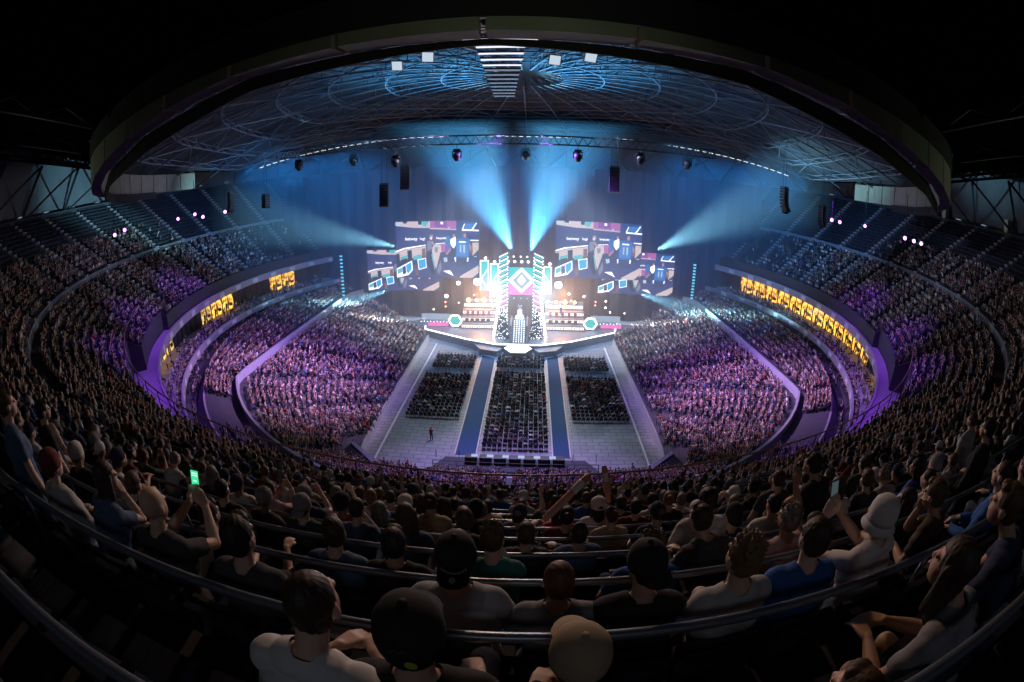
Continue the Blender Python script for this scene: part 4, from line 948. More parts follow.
# ---- heads: hair, caps and hats, modelled in the frame of the head
def hair_mesh(kind):
    g = MB()
    if kind == 'short': ell_g(g, (0,-.014,.036), (.083,.097,.097)); ell_g(g, (0,-.045,-.01), (.078,.062,.075)); ell_g(g, (0,.05,.085), (.055,.04,.035))
    elif kind == 'crop': ell_g(g, (0,-.014,.030), (.079,.093,.096)); ell_g(g, (0,-.045,-.015), (.074,.058,.068))
    elif kind == 'spiky':
        ell_g(g, (0,-.014,.038), (.083,.097,.095)); ell_g(g, (0,-.045,-.01), (.078,.062,.072)); r = random.Random(2)
        for i in range(70):
            a = r.uniform(0, 2*PI); b_ = r.uniform(.15, 1.25); d = Vector((math.cos(a)*math.sin(b_), math.sin(a)*math.sin(b_), math.cos(b_))); c = Vector((0,-.012,.035))+Vector((d.x*.076, d.y*.09, d.z*.09)); cap_g(g, c, c+d*.028+Vector((r.uniform(-.01,.01), r.uniform(-.01,.01), .004)), .012, .004, 6)
    elif kind == 'long':
        ell_g(g, (0,-.014,.034), (.088,.102,.101)); ell_g(g, (0,-.05,-.06), (.085,.062,.12)); ell_g(g, (0,-.065,-.15), (.088,.05,.12))
        for s in (-1, 1): cap_g(g, (s*.075,.0,.02), (s*.085,-.02,-.16), .026, .03)
    elif kind == 'bun': ell_g(g, (0,-.014,.032), (.082,.096,.097)); ell_g(g, (0,-.10,.075), (.045,.045,.042)); ell_g(g, (0,-.045,-.01), (.076,.058,.07))
    o = bpy.data.objects.new('h', bpy.data.meshes.new('hair')); o.data.from_pydata([tuple(v) for v in g.v], [], g.f); COL.objects.link(o)
    md = o.modifiers.new('r', 'REMESH'); md.mode = 'VOXEL'; md.voxel_size = .006; sm = o.modifiers.new('s', 'SMOOTH'); sm.iterations = 3
    bpy.context.view_layer.update(); me = bpy.data.meshes.new_from_object(o.evaluated_get(bpy.context.evaluated_depsgraph_get())); bpy.data.objects.remove(o); me.name = 'hair'
    n = len(me.vertices); co = np.empty(n*3, np.float32); me.vertices.foreach_get('co', co); co = co.reshape(-1, 3)
    a = np.arctan2(co[:, 0], co[:, 1]); k = 1+.007*np.sin(a*38+co[:, 2]*25)+.008*np.sin(a*17-co[:, 2]*60)+.008*np.sin(co[:, 0]*190+co[:, 1]*150); c0 = np.array((0,-.01,.02)); co = c0+(co-c0)*k[:, None]
    # keep the face free
    f = (co[:, 1] > .055) & (co[:, 2] < .055); co[f, 1] = .055-(co[f, 1]-.055)*.2
    me.vertices.foreach_set('co', co.astype(np.float32).ravel()); me.polygons.foreach_set('use_smooth', [True]*len(me.polygons)); me.update(); return me
HAIR = {k: hair_mesh(k) for k in ('short', 'crop', 'spiky', 'long', 'bun')}
def mesh_of(g, name, mats=(), smooth=True):
    me = bpy.data.meshes.new(name); me.from_pydata([tuple(v) for v in g.v], [], g.f)
    if smooth: me.polygons.foreach_set('use_smooth', [True]*len(me.polygons))
    for m in mats: me.materials.append(m)
    me.update(); return me
def cap_mesh(back=False):
    g = MB(); pr = [(.101,-.008), (.103,.012), (.102,.04), (.094,.075), (.075,.105), (.045,.124), (.016,.131), (0,.132)]
    g.lathe([(r, z) for r, z in pr], 24, (0,-.01,.01)); g.v = [(x*.90, y, z) for x, y, z in g.v]; g.lathe([(.012,.0),(.012,.006),(0,.008)], 8, (0,-.01,.141))
    s = -1 if back else 1; n0 = 9
    a = [(-.07+.14*i/n0) for i in range(n0+1)]
    vi = [(x, s*(.085+.02*(1-(x/.07)**2)*1.) -.01, .012) for x in a]; vo = [(x*.95, s*(.10+.075*(1-(x/.075)**2)**.5) -.01, -.004-.006*abs(x)/.07) for x in a]
    vs = vi+vo+[(x, y, z-.006) for x, y, z in vi+vo]; m = n0+1; f = []
    for i in range(n0): f += [(i, i+1, m+i+1, m+i), (2*m+i+1, 2*m+i, 3*m+i, 3*m+i+1), (m+i, m+i+1, 3*m+i+1, 3*m+i)]
    g.add(vs, f); return mesh_of(g, 'cap')
CAPF, CAPB = cap_mesh(), cap_mesh(True)
g = MB(); g.lathe([(.099,-.035), (.103,.0), (.100,.045), (.088,.085), (.060,.112), (.02,.122), (0,.123)], 24, (0,-.008,.012)); g.lathe([(.096,-.03), (.105,-.045), (.125,-.075), (.122,-.08), (.098,-.05)], 24, (0,-.008,.012)); BUCKET = mesh_of(g, 'bucket_hat')
g = MB(); g.lathe([(.097,-.03), (.102,-.02), (.100,.0), (.103,.04), (.095,.08), (.06,.115), (.02,.13), (0,.131)], 24, (0,-.010,.012)); BEANIE = mesh_of(g, 'beanie')
g = MB(); ell_g(g, (0,0,0), (.010,.007,.006), None, 8, 6); EYES = mesh_of(g, 'eye'); M_eye = mat('eye_dark', (.02,.015,.01), .2)
g = MB(); g.box((0,0,0), (.075,.009,.15)); PHONE_B = mesh_of(g, 'phone_case', smooth=False)
def objcol(name, rough, vary, scale, bump):
    m = mat(name, (.5,.5,.5), rough, vary=vary, scale=scale, bump=bump); nt = m.node_tree; oi = nt.nodes.new('ShaderNodeObjectInfo'); b = nt.nodes['Principled BSDF']
    mx = nt.nodes.new('ShaderNodeMix'); mx.data_type = 'RGBA'; mx.blend_type = 'MULTIPLY'; mx.inputs[0].default_value = 1.
    tex = [n for n in nt.nodes if n.type == 'TEX_NOISE'][0]; rmp = nt.nodes.new('ShaderNodeMapRange'); rmp.inputs[3].default_value = 1-vary; rmp.inputs[4].default_value = 1+vary
    nt.links.new(tex.outputs['Fac'], rmp.inputs[0]); nt.links.new(oi.outputs['Color'], mx.inputs[6]); nt.links.new(rmp.outputs[0], mx.inputs[7]); nt.links.new(mx.outputs[2], b.inputs['Base Color']); return m
M_CL = objcol('cloth', .9, .18, 9., .25); M_SK = objcol('skin', .55, .08, 6., .03); M_HR = objcol('hair', .6, .2, 60., .4)
def cloth(name, c, pat=False):
    return (M_CL, c)
M_skins = [(M_SK, c) for c in SKIN]
M_hairs = {n: (M_HR, c) for n, c in (('black', (.012,.010,.009)), ('dark brown', (.035,.02,.012)), ('brown', (.075,.042,.022)), ('blond', (.17,.105,.05)), ('ginger', (.11,.045,.02)), ('grey', (.16,.15,.14)))}
CLO = {'white': (.62,.62,.62), 'light grey': (.40,.41,.42), 'grey': (.22,.22,.235), 'charcoal': (.05,.052,.058), 'black': (.014,.014,.016), 'navy': (.018,.028,.07), 'blue': (.02,.10,.34), 'denim blue': (.07,.12,.22), 'maroon': (.13,.02,.025), 'dark green': (.025,.06,.035), 'pale pink': (.45,.3,.3), 'beige': (.38,.30,.20), 'teal': (.03,.18,.18), 'red': (.38,.03,.03), 'dark brown': (.05,.03,.02)}
M_clo = {k: cloth(k.replace(' ', '_'), v) for k, v in CLO.items()}
def child(name, me, m, parent, M=None):
    o = bpy.data.objects.new(name, me); COL.objects.link(o); o.parent = parent
    col = None
    if isinstance(m, tuple): m, col = m
    if not len(me.materials): me.materials.append(m)
    if col: o.color = (*col, 1)
    if M is not None: o.matrix_local = M
    return o
def person(k, ph, pose, top, topc, legs, legc, hair, hairc, skin=0, hat=None, hatc=None, label='', group=None, dr=.45, dz=0., rz=0., s=1., eyes=True, pos=None, name='person', lo=False):
    P = (PL if lo else PO)[pose]; s = min(s, 1.07); dz -= max(0, s-1)*1.1; p = pos or pol(rowR(k)+dr, ph, rowZ(k)+dz)
    root = empty(name, p, rad(ph)+rz); root.scale = (s, s, s)
    child('body', P['me'], M_skins[skin], root)
    if top == 'tee': child('t_shirt', P['tee'], M_clo[topc], root)
    else: child('sweater', P['long'], M_clo[topc], root)
    child('trousers' if legs == 'jeans' else 'shorts', P[legs], M_clo[legc], root)
    if eyes:
        for q in ('shoeL', 'shoeR'): child('shoe', P[q], M_clo['black' if legc != 'black' else 'grey'], root)
    hc, Hd = P['head']; M = Matrix.Translation(hc) @ Hd.to_4x4()
    if hair and hair != 'none': child('hair', HAIR[hair], M_hairs[hairc], root, M)
    if hat: child({'capf': 'cap', 'capb': 'cap', 'bucket': 'sun_hat', 'beanie': 'beanie'}[hat], {'capf': CAPF, 'capb': CAPB, 'bucket': BUCKET, 'beanie': BEANIE}[hat], M_clo[hatc], root, M)
    if eyes:
        for q in (-.031, .031): child('eye', EYES, M_eye, root, M @ Matrix.Translation((q,.083,.0)))
    if label: root['label'] = label
    root['category'] = 'person'
    if group: root['group'] = group
    return root
HEROES = [  # k, ph, pose, top, colour, legs, colour, hair, hair colour, skin, hat, hat colour, dr, dz, rz, s, label
 (17, 1.07, 'lap', 'tee', 'black', 'jeans', 'navy', 'crop', 'black', 0, 'capf', 'black', .36, -.08, 0, 1.12, 'person in a big black cap with a round yellow-green sticker, seen from behind, biggest head'),
 (17, 1.47, 'forward', 'long', 'charcoal', 'jeans', 'black', 'crop', 'brown', 1, 'capf', 'beige', .62, -.12, .1, 1., 'person in a beige cap bent low at the bottom edge, black sweater'),
 (17, .80, 'forward', 'tee', 'white', 'jeans', 'charcoal', 'crop', 'dark brown', 1, None, None, .60, .03, -.1, 1., 'person in a white t-shirt with cropped dark hair, beside the big black cap'),
 (16, 1.07, 'lap', 'tee', 'light grey', 'jeans', 'navy', 'short', 'black', 0, 'capb', 'black', .40, .02, 0, 1.08, 'person in a light grey t-shirt and a black cap worn backwards'),
 (16, 1.46, 'lap', 'tee', 'grey', 'jeans', 'black', 'crop', 'ginger', 1, None, None, .45, 0, 0, .95, 'person in a grey t-shirt with short reddish hair, left of the backward black cap'),
 (16, 1.80, 'lap2', 'tee', 'black', 'jeans', 'black', 'crop', 'black', 2, 'capb', 'black', .5, 0, 0, 1.05, 'person all in black with a backward black cap beside the blue shirts'),
 (15, 2.05, 'lap', 'tee', 'blue', 'jeans', 'navy', 'spiky', 'brown', 0, None, None, .55, 0, 0, 1.1, 'person in a blue t-shirt with tousled brown hair behind the black backward cap'),
 (16, 2.19, 'lap', 'tee', 'light grey', 'shorts', 'charcoal', 'spiky', 'blond', 1, None, None, .5, .04, .1, 1.1, 'person in a light grey t-shirt with blond tousled hair'),
 (16, 2.60, 'lap', 'tee', 'blue', 'jeans', 'charcoal', 'short', 'dark brown', 3, None, None, .45, .02, -.1, 1.08, 'person in a bright blue t-shirt with dark hair, next to the blond one'),
 (16, 3.09, 'phone', 'tee', 'white', 'shorts', 'denim blue', 'crop', 'brown', 1, 'bucket', 'white', .45, .02, .15, 1.1, 'person in a white t-shirt and white sun hat filming with a raised phone'),
 (15, 2.54, 'forward', 'long', 'charcoal', 'jeans', 'black', 'short', 'dark brown', 0, None, None, .5, .02, .3, 1.05, 'person in a charcoal sweater turning sideways behind the blond head'),
 (16, .15, 'lap', 'tee', 'charcoal', 'jeans', 'black', 'short', 'black', 1, None, None, .5, .04, 0, 1.15, 'large person in a charcoal t-shirt with black hair at the centre left'),
 (15, .62, 'lap', 'tee', 'black', 'jeans', 'navy', 'short', 'black', 0, None, None, .55, 0, 0, 1.05, 'person in a black t-shirt with round dark hair above the big black cap'),
 (15, .24, 'wide', 'tee', 'denim blue', 'jeans', 'black', 'short', 'dark brown', 1, None, None, .55, 0, 0, 1.05, 'person in a faded blue t-shirt with one arm laid over the neighbouring seat'),
 (16, -.48, 'phone', 'tee', 'charcoal', 'jeans', 'black', 'none', 'black', 1, None, None, .45, .0, 0, 1.1, 'bald headed person in a charcoal t-shirt holding a phone with a green lit screen'),
 (16, -1.10, 'chin', 'tee', 'denim blue', 'jeans', 'black', 'long', 'dark brown', 0, None, None, .45, 0, -.2, 1., 'person with long dark hair and hand at the chin, faded blue t-shirt'),
 (16, -1.62, 'lap', 'long', 'light grey', 'jeans', 'navy', 'crop', 'ginger', 3, 'beanie', 'maroon', .45, 0, 0, 1.05, 'person in a pale sweater and a maroon beanie near the rail on the left'),
 (15, -1.57, 'lap2', 'tee', 'black', 'jeans', 'black', 'short', 'brown', 1, None, None, .6, 0, 0, 1., 'person in a black t-shirt sitting in front of the long haired one'),
 (15, -.67, 'lap', 'tee', 'navy', 'jeans', 'black', 'short', 'dark brown', 3, None, None, .6, 0, -.1, 1., 'person in a navy t-shirt in front of the bald headed phone user'),
 (15, 1.16, 'chin', 'tee', 'teal', 'jeans', 'charcoal', 'spiky', 'brown', 1, None, None, .55, 0, 0, 1.02, 'person in a teal t-shirt leaning on a hand behind the light grey shirt'),
 (14, 1.37, 'lap', 'tee', 'charcoal', 'jeans', 'black', 'crop', 'brown', 1, None, None, .55, 0, 0, 1.02, 'person in a charcoal t-shirt with brown hair in line behind the reddish haired one'),
 (14, .90, 'lap2', 'tee', 'black', 'jeans', 'black', 'short', 'brown', 2, None, None, .45, 0, 0, 1., 'person in a black t-shirt with a wide brown head two rows past the backward cap'),
 (16, -2.15, 'stand', 'tee', 'denim blue', 'jeans', 'denim blue', 'short', 'brown', 1, None, None, .5, 0, -.2, 1.05, 'standing person in a faded blue t-shirt and jeans at the left edge'),
 (15, -3.1, 'stand', 'tee', 'black', 'jeans', 'black', 'short', 'black', 1, None, None, .5, 0, -.3, 1.05, 'standing person all in black beside the one in the faded blue t-shirt'),
 (13, 4.02, 'stand', 'tee', 'charcoal', 'jeans', 'black', 'short', 'dark brown', 1, None, None, .5, -.1, 0, 1., 'standing person in a charcoal t-shirt with bare forearms right of the centre'),
 (14, 2.67, 'stand', 'tee', 'white', 'jeans', 'black', 'short', 'black', 1, None, None, .7, -.05, 0, 1.05, 'person in a white t-shirt half risen from the seat beside the orange clapper stick'),
 (14, 3.95, 'stand_lean', 'tee', 'black', 'jeans', 'black', 'short', 'black', 2, None, None, .6, .0, .3, 1.1, 'person in black bending over while standing up, beside the greenish shirt'),
 (13, 5.26, 'stand', 'tee', 'dark green', 'shorts', 'charcoal', 'short', 'dark brown', 1, None, None, .65, -.0, -.1, 1., 'standing person in a grey-green t-shirt next to the one bending over'),
 (15, 5.6, 'stand', 'long', 'black', 'jeans', 'navy', 'short', 'black', 0, None, None, .5, 0, .2, 1.05, 'person in a black sweater standing on the right side of the rows'),
 (14, 7.1, 'stand', 'tee', 'light grey', 'jeans', 'charcoal', 'short', 'brown', 1, None, None, .3, -.0, 0, 1., 'standing person in a light grey t-shirt on the right, partly behind a black sweater'),
 (16, 4.55, 'lap', 'long', 'blue', 'jeans', 'navy', 'crop', 'dark brown', 1, None, None, .5, 0, .2, 1.12, 'person in a blue sweater seen from the side at the right edge'),
 (15, 4.2, 'lap', 'tee', 'black', 'jeans', 'black', 'long', 'dark brown', 1, None, None, .6, 0, .5, 1., 'person with long dark hair in a black t-shirt right of the white sun hat'),
 (16, 3.75, 'chin', 'tee', 'dark brown', 'jeans', 'charcoal', 'short', 'brown', 2, None, None, .5, 0, .3, 1., 'person in a brown t-shirt with hand at the chin beside the white sun hat'),
 (17, 2.72, 'forward', 'tee', 'grey', 'shorts', 'charcoal', 'long', 'dark brown', 2, None, None, .75, 0, .25, 1.12, 'person in a grey t-shirt and shorts with folded hands, at the lower right corner'),
 (17, 3.35, 'forward', 'tee', 'navy', 'shorts', 'denim blue', 'short', 'brown', 2, None, None, .6, 0, .3, 1.1, 'person in a navy t-shirt with bare knees behind the lower right corner rail'),
 (17, 2.12, 'forward', 'tee', 'charcoal', 'shorts', 'denim blue', 'short', 'brown', 1, None, None, 1.0, -.1, .1, 1., 'person at the bottom edge with bare knees and denim shorts'),
]
hero_pos = []
for (k, ph, pose, top, tc_, legs, lc, hair, hcol, sk, hat, hatc, dr, dz, rz, s, lab) in HEROES:
    o = person(k, ph, pose, top, tc_, legs, lc, hair, hcol, sk, hat, hatc, lab, None, dr, dz, rz, s)
    hero_pos.append((k, ph, o))
# round sticker and stitched badge on the big black cap
bigcap = [c for c in hero_pos[0][2].children if c.name.startswith('cap')][0]
g = MB(); g.lathe([(0,.0),(.016,.0),(.016,.002),(0,.0022)], 16); me = mesh_of(g, 'sticker', smooth=False)
child('sticker', me, mat('sticker_green', (.45,.6,.08), .4), bigcap, Matrix.Translation((.02,-.112,.012)) @ Matrix.Rotation(PI/2, 4, 'X'))['label'] = 'round yellow-green sticker'
g = MB()
for a, b_ in (((-.03,0),(-.012,.03)), ((-.012,.03),(0,.012)), ((0,.012),(.012,.03)), ((.012,.03),(.03,0)), ((-.022,-.006),(.022,-.006)), ((-.01,.0),(.01,.012))): g.bar((a[0],0,a[1]), (b_[0],0,b_[1]), .003, .004)
child('badge', mesh_of(g, 'badge', smooth=False), mat('badge_thread', (.07,.07,.08), .7), bigcap, Matrix.Translation((-.0,-.109,.055)) @ Matrix.Rotation(.25, 4, 'X'))
# stitched marks and a round badge on the backward cap of the light grey shirt
c2 = [c for c in hero_pos[3][2].children if c.name.startswith('cap')][0]; g = MB()
for i in range(11):
    a = -.62+1.24*i/10; g.box((.099*math.sin(a)*.9, -.01-.1045*math.cos(a), .028-.012*math.cos(a*2)), (.006,.002,.011 if i % 3 else .008), rz=a)
for o_ in g.each('stitched_mark', mat('thread_pale', (.55,.53,.5), .7), c2): pass
g = MB(); g.lathe([(0,0),(.014,0),(.014,.002),(0,.002)], 14); child('badge', mesh_of(g, 'badge', smooth=False), mat('thread_pale', (.55,.53,.5), .7), c2, Matrix.Translation((.0,-.150,.010)) @ Matrix.Rotation(.35, 4, 'X'))
# phones held in the hands
def phone(hero, glow, col, label):
    P = PO['phone']; r = hero[2]; root = empty('phone', (0,0,0)); loc = Vector((0,.425,1.12))
    root.matrix_world = Matrix.LocRotScale(r.location, r.rotation_euler, r.scale) @ Matrix.Translation(loc) @ Matrix.Rotation(-.35, 4, 'X')
    child('case', PHONE_B, M_case, root)
    g = MB(); g.box((0,-.0056,0), (.066,.001,.135)); g.build('display', emis('phone_'+glow, col, 1.1 if glow == 'green' else .15), root)
    if glow == 'green':
        g = MB()
        for z, w in ((.05,.05),(.035,.05),(.0,.03),(-.03,.05),(-.045,.04)): g.box((0,-.0066,z), (w,.001,.008))
        g.each('app_bar', emis('phone_bars', (.7,1.,.8), 1.1), root)
    tag(root, label, 'phone')
phone(hero_pos[14], 'green', (.05,.75,.35), 'phone with a green lit screen held up by the bald headed person')
phone(hero_pos[9], 'dim', (.3,.45,.5), 'phone with a dim bluish screen held up under the white sun hat')
# clapper sticks
M_stick = mat('clapper_orange', (.62,.30,.20), .45)
def clapper(p, d, label, grp=None, L=.55):
    root = empty('clapper_stick', p); d = Vector(d).normalized(); q = d.to_track_quat('Z', 'Y').to_matrix(); g = MB()
    g.lathe([(0,0),(.02,.004),(.034,.03),(.036,.12),(.036,L-.1),(.034,L-.03),(.02,L-.004),(0,L)], 12, (0,0,0), q); g.build('tube', M_stick, root, True)
    g = MB(); g.lathe([(.0362,L*.62),(.0372,L*.64),(.0372,L*.82),(.0362,L*.84)], 12, (0,0,0), q); g.build('print_band', mat('clapper_white', (.7,.65,.62), .5), root, True)
    return tag(root, label, 'clapper', grp)
clapper(pol(67.75, 1.50, rowZ(14)+1.22), (.62,.5,.42), 'inflated orange clapper stick held slanting above the reddish haired head', L=.62)
clapper(pol(66.6, 2.25, rowZ(13)+1.1), (-.22,.05,1), 'upright orange clapper stick in front of the white t-shirt')
for i, (k, ph) in enumerate(((7, 1.55), (7, 2.05), (7, -1.9), (8, 3.2))):
    clapper(pol(rowR(k)+.3, ph, rowZ(k)+1.1), (.1,.1,1), 'upright orange clapper stick above the lower rows, %s' % ['just right of the middle', 'second right of the middle', 'left of the middle', 'third right of the middle'][i])

# ---- fill the nearest seats
def blocked(k, x, y):
    for hk, hph, o in hero_pos:
        if hk == k and math.hypot(o.location.x-x, o.location.y-y) < .44: return True
    return False
cand = []; rest = []; seats_near = []; seats_far = []
for (k, ph, x, y, z, rz) in slots:
    ok, px, py, d = inframe((x, y, z+1.15))
    if abs(ph) < 40 and ok and d < 9.5: seats_near.append((d, x, y, z, rz, k, ph))
    else: seats_far.append((x, y, z, rz, 1., 0))
    if k >= 17 or (d < 1.9): continue
    if k == 16 and ph < .0 and ph > -3.4: continue
    if rnd.random() > mass_occ(k, ph): continue
    if blocked(k, x, y): continue
    if d < 24 and not ok: continue
    (cand if ok else rest).append((d, k, ph, x, y, z, rz))
cand.sort(); NP = 300-len(HEROES)-2
near, far = cand[:NP], cand[NP:]+rest
rp = random.Random(99); cnt = {}
tops = ['black','charcoal','grey','navy','light grey','white','dark green','maroon','denim blue','black','charcoal','blue','beige','red','dark brown','navy','pale pink']
near.sort(key=lambda c: (c[1], abs(c[2]-1.3)))
for d, k, ph, x, y, z, rz in near:
    sd = 'left' if ph < 1.3 else 'right'; cnt[(k, sd)] = cnt.get((k, sd), 0)+1
    pose = rp.choice(['lap','lap','lap2','forward','chin','crossed','lap','raise' if rp.random() < .25 else 'lap2','phone' if rp.random() < .2 else 'forward'])
    top = 'tee' if rp.random() < .72 else 'long'; tcn = rp.choice(tops); hair = rp.choice(['short','short','crop','spiky','long','short','bun','crop']); hcn = rp.choice(['black','dark brown','brown','dark brown','black','brown','blond','grey'])
    hat = rp.choice([None]*7+['capf','capb','beanie']); hatc = rp.choice(['black','white','navy','grey']) if hat else None
    ps = {'lap':'sitting','lap2':'sitting','forward':'leaning forward','chin':'hand-to-chin','crossed':'arms folded','raise':'arm raised','phone':'hands raised'}[pose]
    hd = ('%s %s' % (hatc, {'capf':'cap','capb':'cap','beanie':'beanie'}[hat])) if hat else '%s %shair' % (hcn, {'long':'long ','bun':'tied ','crop':'cropped '}.get(hair, ''))
    lab = '%s %s, %s, %s, %s row up, %s %s of middle' % (tcn, 't-shirt' if top == 'tee' else 'sweater', hd, ps, ordn(k+1), ordn(cnt[(k, sd)]), sd)
    o = person(k, ph, pose, top, tcn, rp.choice(['jeans','jeans','shorts']), rp.choice(['navy','black','charcoal','denim blue']), hair, hcn, rp.choice([0,1,1,2,3,4]), hat, hatc, lab, 'spectators in the rows in front of the camera',
               .45, 0, rp.uniform(-.18,.18), rp.uniform(.95,1.06), eyes=d < 7, lo=d > 4.2)
# seats near
def proto_seat():
    root = empty('stadium_seat', (0,0,0)); M_s = mat('seat_plastic', (.025,.032,.05), .45)
    g = MB()
    for i in range(7):
        x0 = -.22+.44*i/7; g.box((x0+.031, -.14, .425+.012*abs(i-3)/3), (.064,.40,.035))
    g.build('seat_pan', M_s, root)
    g = MB(); M = Matrix.Rotation(-.18, 3, 'X')
    for i in range(7):
        x0 = -.22+.44*i/7; g.box((x0+.031, -.345+.015*abs(i-3)/3, .66), (.064,.035,.44), M=M)
    g.bar((-.22,-.39,.88), (.22,-.39,.88), .05, .04); g.build('backrest', M_s, root)
    for s in (-1, 1): MB().bar((s*.15,-.20,0), (s*.15,-.22,.41), .04, .06).build('leg', M_metal, root)
    return root
seats_near.sort(); seats_far += [(x, y, z, rz, 1., 0) for d, x, y, z, rz, k, ph in seats_near[150:]]; seats_near = seats_near[:150]
pr0 = None; scnt = {}; seats_near.sort(key=lambda c: (c[5], abs(c[6]-1.3)))
for d, x, y, z, rz, k, ph in seats_near:
    o = pr0 and copy_tree(pr0) or proto_seat(); pr0 = pr0 or o; o.location = (x, y, z); o.rotation_euler = (0, 0, rz)
    sd = 'left' if ph < 1.3 else 'right'; scnt[(k, sd)] = scnt.get((k, sd), 0)+1; tag(o, 'dark slatted stadium seat, %s row above the railing, %s %s of the middle' % (ordn(k+1), ordn(scnt[(k, sd)]), sd), 'seat', 'stadium seats in the near rows')

# ---- far crowd
tp_hi = [small_person(True, True, a) for a in ('lap', 'clap', 'up')]; tp_lo = [small_person(False, True, a) for a in ('lap', 'clap', 'up')] + [small_person(False, False, 'lap')]
M_crowd = vcol_mat('crowd_people', .85)
inst = []; rc = random.Random(5)
for d, k, ph, x, y, z, rz in far:
    t = rc.choice((0,0,0,1,1,2) if rc.random() < .4 else (0,0,1))
    if rc.random() < .06: continue
    inst.append((x+rc.uniform(-.09,.09), y+rc.uniform(-.09,.09), z, rz+rc.uniform(-.5,.5), rc.uniform(.9,1.1), t if d < 26 else t+3))
# lower terraces
for k in range(NS1-1):
    t = (k+.5)/NS1
    ph = -125.
    while ph < 125:
        R = s1R(ph, t); nx = Ri(ph); ph += math.degrees(.50/R)
        if min(abs(ph-s) for s in np.arange(-120, 121, 15)) < math.degrees(.62/R): continue
        p = pol(R, ph, s1Z(k/NS1))
        if p.y > 98.5 or rc.random() > .90: continue
        if abs(ph) > 100 and p.y > 86 and abs(p.x) < 22: continue
        if 27 < abs(ph) < 35 and k < 7: continue                      # tunnels at the rink corners
        inst.append((p.x+rc.uniform(-.14,.14), p.y+rc.uniform(-.14,.14), p.z, rad(ph)*.9+rc.uniform(-.5,.5), rc.uniform(.88,1.1), 3+rc.choice((0,0,1,1,2,3) if rc.random() < .3 else (0,1,2))))
for k in range(7):
    ph = -124.
    while ph < 124:
        r1 = Ro(ph)+1.2; R = r1+(47.6-r1)*(k+.45)/7; ph += math.degrees(.5/R)
        if abs(ph) < 40 and k % 2: continue
        if min(abs(ph-s) for s in np.arange(-120, 121, 15)) < math.degrees(.6/R) or rc.random() > .9: continue
        if 38 < abs(ph) < 52: continue                                # tunnel gap
        p = pol(R, ph, 6.1+.22*k)
        if p.y > 98.5: continue
        inst.append((p.x, p.y, p.z, rad(ph)+rc.uniform(-.3,.3), rc.uniform(.93,1.07), 3+rc.choice((0,0,1,2))))
for R, z, pr_ in ((51.0, 8.25, .75), (52.2, 8.6, .7), (53.4, 8.95, .3), (49.4, 6.35, .3), (50.6, 6.7, .3)):
    ph = -120.
    while ph < 120:
        ph += math.degrees(.6/R)
        if rc.random() > pr_ or abs(ph) < 20: continue
        p = pol(R, ph, z); inst.append((p.x, p.y, p.z, rad(ph), 1., 3+rc.choice((0,0,1,3))))
# floor blocks: chairs and people
def floor_chair():
    root = empty('folding_chair', (0,0,0)); m = mat('chair_black', (.02,.022,.028), .5)
    g = MB(); g.box((0,-.05,.45), (.44,.42,.05)); g.build('seat', m, root); g = MB(); g.box((0,-.27,.74), (.44,.04,.34)); g.build('backrest', m, root)
    for s in (-1, 1): g = MB(); g.bar((s*.2,-.28,.0), (s*.2,.15,.45), .03); g.bar((s*.2,.15,0), (s*.2,-.27,.6), .03); g.build('leg', M_metal, root)
    return root
BLOCKS = [('left rear', -14.4, -7.2, 53.2, 67.0), ('left front', -14.0, -7.2, 69.6, 75.2), ('middle rear', -3.6, 4.2, 46.4, 68.2), ('middle front', -3.6, 4.2, 70.4, 75.6), ('right rear', 7.4, 15.0, 53.2, 67.0), ('right front', 7.4, 14.6, 69.6, 75.2)]
chs = []
for nm, x0, x1, y0, y1 in BLOCKS:
    nx = int((x1-x0)/.56); ny = int((y1-y0)/.95)
    for j in range(ny):
        for i in range(nx):
            x = x0+(i+.5)*(x1-x0)/nx; y = y0+(j+.5)*(y1-y0)/ny; chs.append((y, x, nm, j, i))
            full = .9 if nm != 'left rear' else .75
            if nm.endswith('rear') and nm != 'middle rear' and j < 3: full = .35
            if rc.random() < full: inst.append((x+rc.uniform(-.05,.05), y-.05, .0, rc.uniform(-.3,.3)+ (0.25 if x < -6 else -.25 if x > 6 else 0)*-1, rc.uniform(.93,1.07), 3+rc.choice((0,0,0,1))))
chs.sort(); cfar = []; p0 = None
for n, (y, x, nm, j, i) in enumerate(chs):
    if n < 300:
        o = copy_tree(p0) if p0 else floor_chair(); p0 = p0 or o; o.location = (x, y, 0); tag(o, 'black folding chair, %s block, %s row from back, %s from left' % (nm, ordn(j+1), ordn(i+1)), 'chair', 'folding chairs, %s block' % nm)
    else: cfar.append((x, y, 0, 0, 1., 0))
g = MB(); g.box((0,-.05,.45), (.44,.42,.05)); g.box((0,-.27,.74), (.44,.04,.34)); g.bar((-.2,-.28,0), (-.2,.15,.45), .03); g.bar((.2,-.28,0), (.2,.15,.45), .03)
SH_s = SHIRTS
make_mass('crowd', M_crowd, tp_hi+tp_lo, inst); tag(bpy.data.objects['crowd'], 'thousands of spectators filling the far stands and the floor blocks', 'crowd', kind='stuff')
SKIN = [(.025,.032,.05)]; 
o = make_mass('stadium_seats', M_crowd, [seat_tpl()], seats_far); tag(o, 'rows of dark seats filling the rest of the upper stands', 'seats', kind='stuff')
SKIN = [(.02,.022,.028)]
o = make_mass('folding_chairs', M_crowd, [g], cfar); tag(o, 'remaining black folding chairs nearer to the stage', 'chairs', kind='stuff')
print('PEOPLE', len(inst), 'seats', len(seats_far), 'near', len(near), 'maxd', max(c[0] for c in near), 'chairs', len(chs))
